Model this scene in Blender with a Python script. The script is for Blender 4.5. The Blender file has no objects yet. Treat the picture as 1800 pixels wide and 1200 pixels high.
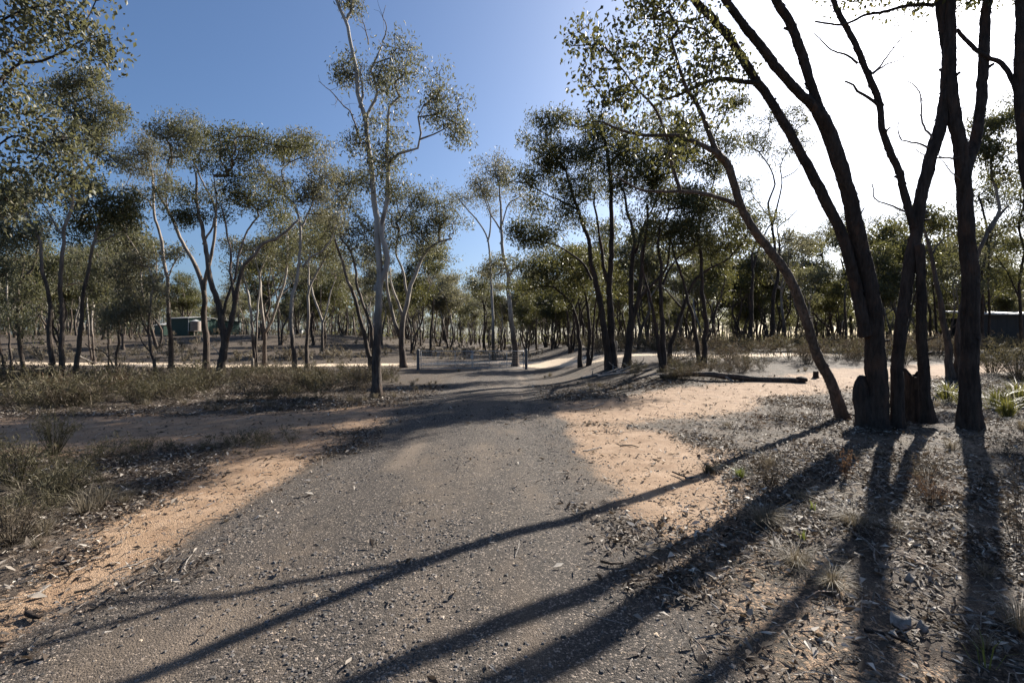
import bpy, math
import numpy as np
from mathutils import Vector

# ------------------------------------------------------------------ camera, sky, sun, exposure
SC = bpy.context.scene
COL = SC.collection
EYE = 1.6
FPX = 850.0                      # focal length in pixels of the 1800 x 1200 photograph (17 mm on 36 mm)
cam_d = bpy.data.cameras.new('camera')
cam_d.lens = 17.0
cam_d.sensor_width = 36.0
cam_d.sensor_fit = 'HORIZONTAL'
cam_d.clip_start = 0.05
cam_d.clip_end = 3000
cam = bpy.data.objects.new('camera', cam_d)
COL.objects.link(cam)
cam.location = (0, 0, EYE)
cam.rotation_euler = (math.radians(90), 0, 0)
SC.camera = cam

SUN_AZ = math.radians(42.3)      # right of the view direction (+Y)
SUN_EL = math.radians(30.0)
world = bpy.data.worlds.new('World')
SC.world = world
world.use_nodes = True
wn = world.node_tree
for n in list(wn.nodes):
    wn.nodes.remove(n)
w_out = wn.nodes.new('ShaderNodeOutputWorld')
w_bg = wn.nodes.new('ShaderNodeBackground')
w_sky = wn.nodes.new('ShaderNodeTexSky')
w_sky.sky_type = 'NISHITA'
w_sky.sun_disc = False
w_sky.sun_elevation = SUN_EL
w_sky.sun_rotation = SUN_AZ
w_sky.altitude = 0
w_sky.air_density = 1.0
w_sky.dust_density = 2.2
w_sky.ozone_density = 6.5
w_bg.inputs['Strength'].default_value = 0.052
wn.links.new(w_sky.outputs['Color'], w_bg.inputs['Color'])
wn.links.new(w_bg.outputs['Background'], w_out.inputs['Surface'])

sun_d = bpy.data.lights.new('sun', 'SUN')
sun_d.energy = 5.0
sun_d.angle = math.radians(0.5)
sun_d.color = (1.0, 0.93, 0.83)
sun = bpy.data.objects.new('sun', sun_d)
COL.objects.link(sun)
SUNV = Vector((math.sin(SUN_AZ) * math.cos(SUN_EL), math.cos(SUN_AZ) * math.cos(SUN_EL), math.sin(SUN_EL)))
sun.rotation_euler = SUNV.to_track_quat('Z', 'Y').to_euler()
sun.location = (40, 40, 60)

SC.view_settings.view_transform = 'Standard'
SC.view_settings.look = 'None'
SC.view_settings.exposure = 1.5
SC.view_settings.gamma = 1.0
SC.view_settings.use_curve_mapping = False
SC.render.engine = 'CYCLES'
SC.cycles.max_bounces = 6
SC.cycles.diffuse_bounces = 3
SC.cycles.glossy_bounces = 2
SC.cycles.transmission_bounces = 4
SC.cycles.use_denoising = True

# ------------------------------------------------------------------ helpers
RNG = np.random.default_rng(11)


def setp(o, label=None, cat=None, group=None, kind=None):
    if label: o['label'] = label
    if cat: o['category'] = cat
    if group: o['group'] = group
    if kind: o['kind'] = kind
    return o


def empty(name, loc, label, cat, group=None):
    o = bpy.data.objects.new(name, None)
    o.empty_display_size = 0.2
    COL.objects.link(o)
    o.location = loc
    return setp(o, label, cat, group)


class MB:
    """collects vertices, quads and triangles for one mesh"""
    def __init__(s):
        s.v, s.q, s.t, s.n = [], [], [], 0

    def add(s, V, Q=None, T=None):
        V = np.asarray(V, float).reshape(-1, 3)
        if Q is not None and len(Q): s.q.append(np.asarray(Q, int).reshape(-1, 4) + s.n)
        if T is not None and len(T): s.t.append(np.asarray(T, int).reshape(-1, 3) + s.n)
        s.v.append(V)
        s.n += len(V)

    def mesh(s, name, mat, smooth=False, origin=None):
        V = np.concatenate(s.v) if s.v else np.zeros((0, 3))
        if origin is not None: V = V - np.asarray(origin, float)
        Q = np.concatenate(s.q) if s.q else np.zeros((0, 4), int)
        T = np.concatenate(s.t) if s.t else np.zeros((0, 3), int)
        me = bpy.data.meshes.new(name)
        me.vertices.add(len(V))
        me.vertices.foreach_set('co', V.astype(np.float32).ravel())
        nl = Q.size + T.size
        me.loops.add(nl)
        me.loops.foreach_set('vertex_index', np.concatenate([Q.ravel(), T.ravel()]).astype(np.int32))
        me.polygons.add(len(Q) + len(T))
        starts = np.concatenate([np.arange(len(Q)) * 4, Q.size + np.arange(len(T)) * 3]).astype(np.int32)
        me.polygons.foreach_set('loop_start', starts)
        me.polygons.foreach_set('use_smooth', np.full(len(Q) + len(T), smooth))
        me.update(calc_edges=True)
        if mat: me.materials.append(mat)
        return me

    def obj(s, name, mat, parent=None, smooth=False, origin=None):
        o = bpy.data.objects.new(name, s.mesh(name, mat, smooth, origin))
        COL.objects.link(o)
        if parent is not None: o.parent = parent
        elif origin is not None: o.location = origin
        return o


def link_mesh(name, me, parent=None, loc=None):
    o = bpy.data.objects.new(name, me)
    COL.objects.link(o)
    if parent is not None: o.parent = parent
    if loc is not None: o.location = loc
    return o


def norm(a):
    return a / np.maximum(np.linalg.norm(a, axis=-1, keepdims=True), 1e-9)


_LAT = np.random.default_rng(5).random((256, 256))


def vnoise(x, y):
    x = np.asarray(x, float); y = np.asarray(y, float)
    xi = np.floor(x).astype(int); yi = np.floor(y).astype(int)
    fx = x - xi; fy = y - yi
    fx = fx * fx * (3 - 2 * fx); fy = fy * fy * (3 - 2 * fy)
    a = _LAT[xi & 255, yi & 255]; b = _LAT[(xi + 1) & 255, yi & 255]
    c = _LAT[xi & 255, (yi + 1) & 255]; d = _LAT[(xi + 1) & 255, (yi + 1) & 255]
    return (a * (1 - fx) + b * fx) * (1 - fy) + (c * (1 - fx) + d * fx) * fy


def fbm(x, y, oct=3):
    s, a, t = 0.0, 1.0, 0.0
    for i in range(oct):
        s = s + a * vnoise(x * 2 ** i + 17.3 * i, y * 2 ** i + 5.1 * i)
        t += a; a *= 0.5
    return s / t


def sstep(a, b, x):
    t = np.clip((np.asarray(x, float) - a) / (b - a), 0, 1)
    return t * t * (3 - 2 * t)


def tube(mb, P, R, sides=6, cap=True, rough=0.0, flare=0.0, seed=0, lobes=5):
    """a tapered tube along the points P with the radii R"""
    P = np.asarray(P, float); R = np.asarray(R, float)
    n = len(P)
    T = np.empty_like(P)
    T[1:-1] = P[2:] - P[:-2]; T[0] = P[1] - P[0]; T[-1] = P[-1] - P[-2]
    T = norm(T)
    m = np.abs(T.mean(0))
    ref = np.eye(3)[int(np.argmin(m))]
    U = norm(np.cross(T, ref)); W = np.cross(T, U)
    a = np.arange(sides) * 2 * math.pi / sides
    rr = np.repeat(R[:, None], sides, 1)
    if rough > 0 or flare > 0:
        s = np.concatenate([[0], np.cumsum(np.linalg.norm(np.diff(P, axis=0), axis=1))])[:, None]
        ph = seed * 1.7
        if flare > 0:
            e = np.exp(-s / 0.32)
            rr = rr * (1 + 1.5 * flare * e * (0.7 + 0.5 * np.cos(lobes * a[None] + ph + 0.6 * s) + 0.25 * np.cos(3 * a[None] + 2 * ph)) + 0.25 * flare * np.exp(-s / 0.9))
        if rough > 0:
            r = np.random.default_rng(seed + 3)
            ridge = vnoise(a[None] * sides / (2 * math.pi) * 0.55 + seed * 3.1 + 0 * s, s * 2.2 + seed)
            lump = vnoise(a[None] * 1.3 + seed * 7.7 + 0 * s, s * 5.0 + seed * 2)
            rr = rr * (1 + rough * (ridge - 0.5) * 1.6 + rough * (lump - 0.5) * 1.1 + rough * 0.55 * (r.random(rr.shape) - 0.5))
    V = P[:, None] + U[:, None] * (np.cos(a)[None, :, None] * rr[..., None]) + W[:, None] * (np.sin(a)[None, :, None] * rr[..., None])
    i = np.arange(n - 1)[:, None] * sides; j = np.arange(sides)[None]; k = (j + 1) % sides
    Q = np.stack([i + j, i + k, i + sides + k, i + sides + j], -1).reshape(-1, 4)
    V = V.reshape(-1, 3)
    Tr = None
    if cap:
        V = np.vstack([V, P[-1] + T[-1] * R[-1] * 0.4])
        b = (n - 1) * sides
        Tr = np.stack([b + j[0], b + k[0], np.full(sides, n * sides)], -1)
    mb.add(V, Q, Tr)


def box(mb, c, s, rz=0.0):
    c = np.asarray(c, float); s = np.asarray(s, float) / 2
    g = np.array([[x, y, z] for z in (-1, 1) for y in (-1, 1) for x in (-1, 1)]) * s
    co, si = math.cos(rz), math.sin(rz)
    g = np.stack([g[:, 0] * co - g[:, 1] * si, g[:, 0] * si + g[:, 1] * co, g[:, 2]], 1) + c
    mb.add(g, [[0, 2, 3, 1], [4, 5, 7, 6], [0, 1, 5, 4], [2, 6, 7, 3], [0, 4, 6, 2], [1, 3, 7, 5]])


def spline(P, step):
    """Catmull-Rom through P, resampled at about step"""
    P = np.asarray(P, float)
    if len(P) == 2:
        n = max(2, int(np.linalg.norm(P[1] - P[0]) / step) + 1)
        t = np.linspace(0, 1, n)[:, None]
        return P[0] * (1 - t) + P[1] * t
    E = np.vstack([2 * P[0] - P[1], P, 2 * P[-1] - P[-2]])
    out = []
    for i in range(1, len(E) - 2):
        p0, p1, p2, p3 = E[i - 1], E[i], E[i + 1], E[i + 2]
        n = max(1, int(np.linalg.norm((p2 - p1)[:3]) / step))
        t = (np.arange(n) / n)[:, None]
        out.append(0.5 * (2 * p1 + (p2 - p0) * t + (2 * p0 - 5 * p1 + 4 * p2 - p3) * t ** 2 + (3 * p1 - p0 - 3 * p2 + p3) * t ** 3))
    out.append(P[-1:])
    return np.concatenate(out)


# ------------------------------------------------------------------ materials
def material(name):
    m = bpy.data.materials.new(name)
    m.use_nodes = True
    nt = m.node_tree
    for n in list(nt.nodes): nt.nodes.remove(n)
    out = nt.nodes.new('ShaderNodeOutputMaterial')
    b = nt.nodes.new('ShaderNodeBsdfPrincipled')
    nt.links.new(b.outputs[0], out.inputs[0])
    return m, nt, b, out


def N(nt, t, **kw):
    n = nt.nodes.new(t)
    for k, v in kw.items(): setattr(n, k, v)
    return n


def ramp(nt, fac, stops, interp='LINEAR'):
    r = N(nt, 'ShaderNodeValToRGB')
    r.color_ramp.interpolation = interp
    els = r.color_ramp.elements
    while len(els) < len(stops): els.new(0.5)
    for e, (p, c) in zip(els, stops):
        e.position = p
        e.color = (*c, 1) if len(c) == 3 else c
    nt.links.new(fac, r.inputs[0])
    return r.outputs[0]


def noise(nt, vec, scale, detail=4, rough=0.6, sc=(1, 1, 1)):
    if sc != (1, 1, 1):
        mp = N(nt, 'ShaderNodeMapping')
        mp.inputs['Scale'].default_value = sc
        nt.links.new(vec, mp.inputs[0]); vec = mp.outputs[0]
    n = N(nt, 'ShaderNodeTexNoise')
    n.inputs['Scale'].default_value = scale
    n.inputs['Detail'].default_value = detail
    n.inputs['Roughness'].default_value = rough
    nt.links.new(vec, n.inputs['Vector'])
    return n.outputs[0]


def mix(nt, fac, a, b, mode='MIX'):
    m = N(nt, 'ShaderNodeMix', data_type='RGBA', blend_type=mode)
    if isinstance(fac, float): m.inputs[0].default_value = fac
    else: nt.links.new(fac, m.inputs[0])
    for s, v in ((6, a), (7, b)):
        if isinstance(v, tuple): m.inputs[s].default_value = (*v, 1)
        else: nt.links.new(v, m.inputs[s])
    return m.outputs[2]


def mth(nt, op, a, b=None, clamp=False):
    m = N(nt, 'ShaderNodeMath', operation=op, use_clamp=clamp)
    for s, v in ((0, a), (1, b)):
        if v is None: continue
        if isinstance(v, (int, float)): m.inputs[s].default_value = v
        else: nt.links.new(v, m.inputs[s])
    return m.outputs[0]


def mapr(nt, v, a, b, c=0.0, d=1.0):
    m = N(nt, 'ShaderNodeMapRange', interpolation_type='SMOOTHSTEP')
    nt.links.new(v, m.inputs[0])
    for i, x in zip((1, 2, 3, 4), (a, b, c, d)): m.inputs[i].default_value = x
    return m.outputs[0]


def bump(nt, b, h, strength, dist):
    bp = N(nt, 'ShaderNodeBump')
    bp.inputs['Strength'].default_value = strength
    bp.inputs['Distance'].default_value = dist
    nt.links.new(h, bp.inputs['Height'])
    nt.links.new(bp.outputs[0], b.inputs['Normal'])


def bark_mat(name, dark, mid, pale=None, z0=2.0, z1=4.0, patch=None):
    """rough bark; above z0..z1 metres the smooth pale bark of a gum where pale is given"""
    m, nt, b, _ = material(name)
    tc = N(nt, 'ShaderNodeTexCoord').outputs['Object']
    n1 = noise(nt, tc, 1.0, 6, 0.7, (22, 22, 3.0))
    n2 = noise(nt, tc, 2.3, 3, 0.5)
    col = ramp(nt, n1, [(0.32, dark), (0.62, mid), (0.8, tuple(min(1, c * 1.5) for c in mid))])
    col = mix(nt, mapr(nt, n2, 0.4, 0.7, 0, 0.5), col, tuple(c * 0.55 for c in dark))
    n5 = noise(nt, tc, 1.0, 4, 0.6, (5.0, 5.0, 1.6))
    col = mix(nt, mapr(nt, n5, 0.52, 0.68, 0, 0.6), col, (mid[0] * 1.5, mid[1] * 1.15, mid[2] * 0.95))
    h = n1
    if pale:
        sep = N(nt, 'ShaderNodeSeparateXYZ'); nt.links.new(tc, sep.inputs[0])
        n3 = noise(nt, tc, 1.0, 4, 0.6, (3.2, 3.2, 0.9))
        zz = mth(nt, 'ADD', sep.outputs[2], mth(nt, 'MULTIPLY', mth(nt, 'SUBTRACT', n3, 0.5), 4.0))
        f = mapr(nt, zz, z0, z1)
        n4 = noise(nt, tc, 1.0, 3, 0.5, (4.0, 4.0, 1.1))
        pc = ramp(nt, n4, [(0.34, patch or tuple(c * 0.5 for c in pale)), (0.47, pale), (0.62, tuple(min(1, c * 1.15) for c in pale)), (0.7, patch or tuple(c * 0.6 for c in pale))])
        col = mix(nt, f, col, pc)
        h = mth(nt, 'MULTIPLY', n1, mth(nt, 'SUBTRACT', 1.15, f))
    nt.links.new(col, b.inputs['Base Color'])
    b.inputs['Roughness'].default_value = 0.85
    b.inputs['Specular IOR Level'].default_value = 0.25
    bump(nt, b, h, 1.0, 0.05)
    return m


def leaf_mat(name, cols, trans, tmix=0.4, rough=0.42, spec=0.45):
    m, nt, b, out = material(name)
    g = N(nt, 'ShaderNodeNewGeometry')
    c = ramp(nt, g.outputs['Random Per Island'], cols)
    nt.links.new(c, b.inputs['Base Color'])
    b.inputs['Roughness'].default_value = rough
    b.inputs['Specular IOR Level'].default_value = spec
    t = N(nt, 'ShaderNodeBsdfTranslucent')
    nt.links.new(mix(nt, 0.55, c, trans), t.inputs[0])
    ms = N(nt, 'ShaderNodeMixShader'); ms.inputs[0].default_value = tmix
    nt.links.new(b.outputs[0], ms.inputs[1]); nt.links.new(t.outputs[0], ms.inputs[2])
    nt.links.new(ms.outputs[0], out.inputs[0])
    return m


def plain(name, c, rough=0.7, metal=0.0, var=0.25, sc=6.0, bmp=0.0, spec=0.4):
    m, nt, b, _ = material(name)
    tc = N(nt, 'ShaderNodeTexCoord').outputs['Object']
    n1 = noise(nt, tc, sc, 5, 0.65)
    col = ramp(nt, n1, [(0.3, tuple(x * (1 - var) for x in c)), (0.7, tuple(min(1, x * (1 + var)) for x in c))])
    nt.links.new(col, b.inputs['Base Color'])
    b.inputs['Roughness'].default_value = rough
    b.inputs['Metallic'].default_value = metal
    b.inputs['Specular IOR Level'].default_value = spec
    if bmp: bump(nt, b, n1, bmp, 0.02)
    return m


M = {}
M['bark_iron'] = bark_mat('bark_iron', (0.020, 0.015, 0.012), (0.068, 0.050, 0.040))
M['bark_lean'] = bark_mat('bark_lean', (0.055, 0.042, 0.033), (0.17, 0.13, 0.105))
M['bark_box'] = bark_mat('bark_box', (0.032, 0.025, 0.020), (0.10, 0.078, 0.062), (0.24, 0.20, 0.165), 3.2, 7.0)
M['bark_grey'] = bark_mat('bark_grey', (0.035, 0.027, 0.022), (0.115, 0.090, 0.072), (0.34, 0.30, 0.255), 1.8, 5.0)
M['bark_gum'] = bark_mat('bark_gum', (0.030, 0.023, 0.019), (0.11, 0.088, 0.072), (0.32, 0.29, 0.255), 1.2, 4.6, (0.15, 0.128, 0.108))
M['twig'] = plain('twig', (0.13, 0.10, 0.08), 0.85, var=0.4)
M['dead'] = bark_mat('dead_wood', (0.11, 0.095, 0.082), (0.33, 0.30, 0.27))
M['log'] = bark_mat('log_wood', (0.030, 0.024, 0.020), (0.115, 0.095, 0.078))
M['char'] = bark_mat('charred_wood', (0.012, 0.010, 0.009), (0.05, 0.036, 0.028))
M['stumpwood'] = bark_mat('stump_wood', (0.022, 0.016, 0.012), (0.078, 0.054, 0.038))
M['leaf_mid'] = leaf_mat('leaf_mid', [(0, (0.045, 0.050, 0.030)), (0.45, (0.095, 0.100, 0.062)), (0.85, (0.150, 0.150, 0.098)), (1, (0.23, 0.19, 0.12))], (0.18, 0.17, 0.06), 0.42, 0.48, 0.27)
M['leaf_pale'] = leaf_mat('leaf_pale', [(0, (0.070, 0.073, 0.050)), (0.5, (0.130, 0.130, 0.090)), (0.9, (0.20, 0.19, 0.135)), (1, (0.27, 0.22, 0.15))], (0.21, 0.19, 0.09), 0.42, 0.48, 0.27)
M['leaf_dark'] = leaf_mat('leaf_dark', [(0, (0.030, 0.036, 0.018)), (0.5, (0.065, 0.073, 0.034)), (0.92, (0.115, 0.115, 0.055)), (1, (0.26, 0.20, 0.05))], (0.15, 0.14, 0.035), 0.38, 0.48, 0.28)
M['shrub'] = leaf_mat('shrub_leaf', [(0, (0.034, 0.033, 0.019)), (0.5, (0.080, 0.072, 0.042)), (1, (0.16, 0.135, 0.088))], (0.12, 0.10, 0.045), 0.3, 0.7, 0.2)
M['shrub_brown'] = leaf_mat('shrub_brown', [(0, (0.040, 0.031, 0.022)), (0.5, (0.098, 0.078, 0.056)), (1, (0.20, 0.165, 0.125))], (0.13, 0.095, 0.055), 0.25, 0.8, 0.15)
M['shrub_red'] = leaf_mat('shrub_red', [(0, (0.05, 0.032, 0.022)), (0.5, (0.12, 0.075, 0.048)), (1, (0.20, 0.14, 0.09))], (0.18, 0.10, 0.05), 0.25, 0.8, 0.15)
M['sedge'] = leaf_mat('sedge_blade', [(0, (0.045, 0.05, 0.018)), (0.6, (0.10, 0.105, 0.035)), (1, (0.20, 0.17, 0.08))], (0.20, 0.19, 0.03), 0.4, 0.5, 0.35)
M['sprout'] = leaf_mat('sprout_leaf', [(0, (0.05, 0.07, 0.02)), (1, (0.12, 0.14, 0.04))], (0.16, 0.18, 0.03), 0.4, 0.5, 0.35)
M['straw'] = leaf_mat('straw', [(0, (0.06, 0.050, 0.034)), (0.5, (0.135, 0.112, 0.080)), (1, (0.27, 0.235, 0.175))], (0.2, 0.16, 0.10), 0.3, 0.7, 0.25)
M['litter'] = leaf_mat('litter_leaf', [(0, (0.035, 0.025, 0.018)), (0.5, (0.078, 0.058, 0.044)), (0.80, (0.165, 0.138, 0.112)), (1, (0.50, 0.45, 0.385))], (0.25, 0.18, 0.11), 0.12, 0.7, 0.2)
M['stone'] = leaf_mat('stone', [(0, (0.028, 0.026, 0.025)), (0.5, (0.085, 0.078, 0.073)), (0.9, (0.17, 0.15, 0.135)), (1, (0.33, 0.26, 0.20))], (0.05, 0.05, 0.05), 0.0, 0.7, 0.3)
M['stone_red'] = leaf_mat('stone_red', [(0, (0.05, 0.035, 0.028)), (0.5, (0.15, 0.10, 0.07)), (0.9, (0.30, 0.19, 0.12)), (1, (0.5, 0.40, 0.30))], (0.05, 0.05, 0.05), 0.0, 0.8, 0.25)
M['steel'] = plain('galvanised_steel', (0.36, 0.36, 0.36), 0.45, 0.7, 0.2, 12)
M['post'] = plain('post_paint', (0.10, 0.10, 0.10), 0.6, 0.2, 0.25, 9)
M['green_wall'] = plain('green_steel', (0.014, 0.045, 0.034), 0.5, 0.0, 0.12, 1.5)
M['green_sunlit'] = plain('green_steel_sunlit', (0.022, 0.066, 0.050), 0.5, 0.0, 0.12, 1.5)  # same green steel, sunlight on the end wall put into a lighter colour
M['roof'] = plain('roof_sheet', (0.42, 0.42, 0.41), 0.4, 0.0, 0.12, 2.0)
M['tank'] = plain('tank_sheet', (0.22, 0.18, 0.155), 0.5, 0.0, 0.2, 3.0)
M['timber'] = plain('weathered_timber', (0.16, 0.13, 0.10), 0.8, 0.0, 0.3, 7.0)
M['dark_wall'] = plain('dark_sheet', (0.022, 0.021, 0.020), 0.8, 0.0, 0.2, 2.0)
M['blue_wall'] = plain('grey_blue_sheet', (0.22, 0.27, 0.30), 0.5, 0.0, 0.12, 1.5)


# ------------------------------------------------------------------ terrain
TRACK = np.array([(-60, 2.0), (-30, 5.2), (-16, 7.2), (-9, 8.3), (-5, 9.2), (-2, 10.8), (2.0, 11.2), (4.4, 12.8), (6.6, 14.6), (10.0, 16.5), (13.5, 18.2), (20, 20.3), (40, 27), (80, 44)], float)
PALE = np.array([(-120, 27), (-60, 33), (-36, 34), (-20, 33.5), (-10, 35), (-2, 36.3), (0, 35), (2.9, 30.5), (5.2, 25.4), (9.9, 24.3), (16, 25.8), (30, 32), (120, 60)], float)


def polydist(x, y, P):
    d = np.full(np.shape(x), 1e9)
    for (ax, ay), (bx, by) in zip(P[:-1], P[1:]):
        ux, uy = bx - ax, by - ay
        t = np.clip(((x - ax) * ux + (y - ay) * uy) / (ux * ux + uy * uy), 0, 1)
        d = np.minimum(d, np.hypot(x - ax - t * ux, y - ay - t * uy))
    return d


def height(x, y):
    x = np.asarray(x, float); y = np.asarray(y, float)
    h = 2.75 * sstep(40, 84, y) * sstep(4, -34, x)
    h = h + 0.95 * sstep(12, 27, y) * sstep(1.0, 6.5, x)
    far = sstep(14, 40, np.hypot(x, y - 2))
    h = h + far * 0.45 * (fbm(x / 22 + 3.7, y / 22 + 1.9, 2) - 0.5)
    off = sstep(0.2, 2.4, np.abs(x + 0.85) - 1.9)
    h = h + 0.11 * off * (fbm(x / 2.6 + 9.1, y / 2.6, 2) - 0.42)
    h = h - 0.05 * sstep(2.6, 0.6, np.abs(x + 0.85)) * 0 + 0.05 * sstep(2.2, 0.0, np.abs(x + 0.85)) * sstep(60, 20, y)
    for cx in (-2.0, 0.35):
        h = h - 0.022 * np.exp(-((x - cx - 0.15 * np.sin(y * 0.35)) / 0.28) ** 2) * sstep(30, 20, y)
    return h


H0 = float(height(0.0, 0.0))
cam.location.z = EYE + H0


def hz(x, y):
    return float(height(np.array([x]), np.array([y]))[0])


def P3(px, py, d):
    return np.array([(px - 900) / FPX * d, d, EYE + H0 - (py - 600) / FPX * d])


_DS = np.concatenate([np.arange(1.5, 40, 0.05), np.arange(40, 140, 0.2)])


def ghit(px, py):
    """where the sight line of a pixel meets the ground"""
    x = (px - 900) / FPX * _DS
    z = EYE + H0 - (py - 600) / FPX * _DS
    below = np.nonzero(z <= height(x, _DS))[0]
    d = _DS[below[0]] if len(below) else 120.0
    p = P3(px, py, d)
    p[2] = hz(p[0], p[1])
    return p


def zones(x, y):
    """shares of gravel, orange dirt, leaf litter, pale track at a place"""
    n = fbm(x * 0.7 + 40, y * 0.7 + 12, 3) - 0.5
    n2 = fbm(x * 2.1 + 4, y * 2.1 + 77, 2) - 0.5
    hw = 1.78 + 0.5 * sstep(3.5, 1.0, y)
    sd = hw - np.abs(x + 0.80) + 0.5 * n + 0.35 * n2
    road = sstep(-0.6, 0.6, sd) * sstep(38, 34, y) * sstep(-30, -10, y)
    td = polydist(x, y, TRACK)
    track = sstep(-0.7, 0.7, 1.75 - 0.45 * sstep(4, 8, x) - td + 1.1 * n + 0.4 * n2)
    dl = np.minimum(x + 3.45 + 0.27 * (y - 3.9), -2.4 - x) + 0.8 * n + 0.4 * n2
    verge_l = sstep(-0.4, 0.5, dl) * sstep(9.5, 7.5, y)
    dr = 1.65 - np.hypot((x - 1.5) / 0.85, (y - 6.9) / 1.75) + 0.9 * n + 0.6 * n2
    verge_r = sstep(-0.5, 0.6, dr)
    mixr = 0.38 * sstep(0, 0.6, 2.3 - x + 1.2 * n + 0.15 * y) * sstep(0.6, 1.2, x) * sstep(7, 5, y)
    dirt = np.clip(np.maximum.reduce([track, verge_l, verge_r, mixr]), 0, 1)
    dirt = dirt * (1 - road * 0.7)
    pale = sstep(-0.6, 0.6, 1.9 - 1.2 * sstep(2, 6, x) - polydist(x, y, PALE) + 1.2 * n)
    litter = (1 - np.clip(road + dirt, 0, 1)) * (1 - pale)
    return road, dirt, litter, pale


def axis_points(lo, hi, near_lo, near_hi, fine, grow):
    c = list(np.arange(near_lo, near_hi + fine / 2, fine))
    s, v = fine, c[-1]
    while v < hi:
        s *= grow; v += s; c.append(v)
    s, v, left = fine, c[0], []
    while v > lo:
        s *= grow; v -= s; left.append(v)
    return np.array(left[::-1] + c)


def build_ground():
    gx = axis_points(-420, 420, -6.0, 8.0, 0.09, 1.045)
    gy = axis_points(-60, 640, 1.6, 13.0, 0.085, 1.035)
    X, Y = np.meshgrid(gx, gy)
    Z = height(X, Y)
    r, d, l, p = zones(X, Y)
    near = sstep(22, 12, np.hypot(X, Y))
    rg = np.random.default_rng(2)
    Z = Z + near * (0.012 * r * (fbm(X * 9, Y * 9, 2) - 0.5) + 0.03 * d * (fbm(X * 3, Y * 3, 3) - 0.5) + 0.06 * l * (fbm(X * 5, Y * 5, 3) - 0.5) + 0.008 * (0.3 + l) * (rg.random(X.shape) - 0.5))
    # shallow tyre grooves where vehicles turned on the soft dirt
    ny, nx = X.shape
    idx = np.arange(ny * nx).reshape(ny, nx)
    Q = np.stack([idx[:-1, :-1], idx[:-1, 1:], idx[1:, 1:], idx[1:, :-1]], -1).reshape(-1, 4)
    V = np.stack([X.ravel(), Y.ravel(), Z.ravel()], 1)
    Zn = np.stack([r.ravel(), d.ravel(), l.ravel(), p.ravel()], 1)
    zq = Zn[Q].mean(1)
    cls = np.where(zq[:, 3] > 0.5, 3, np.where(zq[:, 0] > 0.5, 1, np.where(zq[:, 1] > 0.5, 2, 0)))
    spec = [(0, 'ground', 'brown forest floor of leaf litter and bare earth under the trees', 'ground'),
            (1, 'gravel_road', 'dark grey gravel road running straight to the gate', 'road'),
            (2, 'dirt_track', 'orange dirt track crossing the gravel road', 'track'),
            (3, 'pale_track', 'pale cream dirt track running across beyond the gate', 'track')]
    for c, name, label, cat in spec:
        q = Q[cls == c]
        if not len(q): continue
        used, inv = np.unique(q, return_inverse=True)
        mb = MB(); mb.add(V[used], inv.reshape(-1, 4))
        o = mb.obj(name, M['ground'], None, True)
        at = o.data.color_attributes.new('zones', 'FLOAT_COLOR', 'POINT')
        at.data.foreach_set('color', Zn[used].astype(np.float32).ravel())
        wv = np.zeros(len(used))
        ux, uy = V[used, 0], V[used, 1]
        for cx, wd in ((-1.62, 0.20), (0.30, 0.22), (-0.6, 0.3)):
            wv = np.maximum(wv, np.exp(-((ux - cx - 0.18 * np.sin(uy * 0.4 + cx)) / wd) ** 2) * sstep(0.42, 0.66, fbm(ux * 0.7 + 3 * cx, uy * 0.45 + 11, 3)) * (0.6 if wd > 0.25 else 1.0))
        w_at = o.data.attributes.new('wear', 'FLOAT', 'POINT')
        w_at.data.foreach_set('value', wv.astype(np.float32))
        setp(o, label, cat, None, 'structure')


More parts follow.
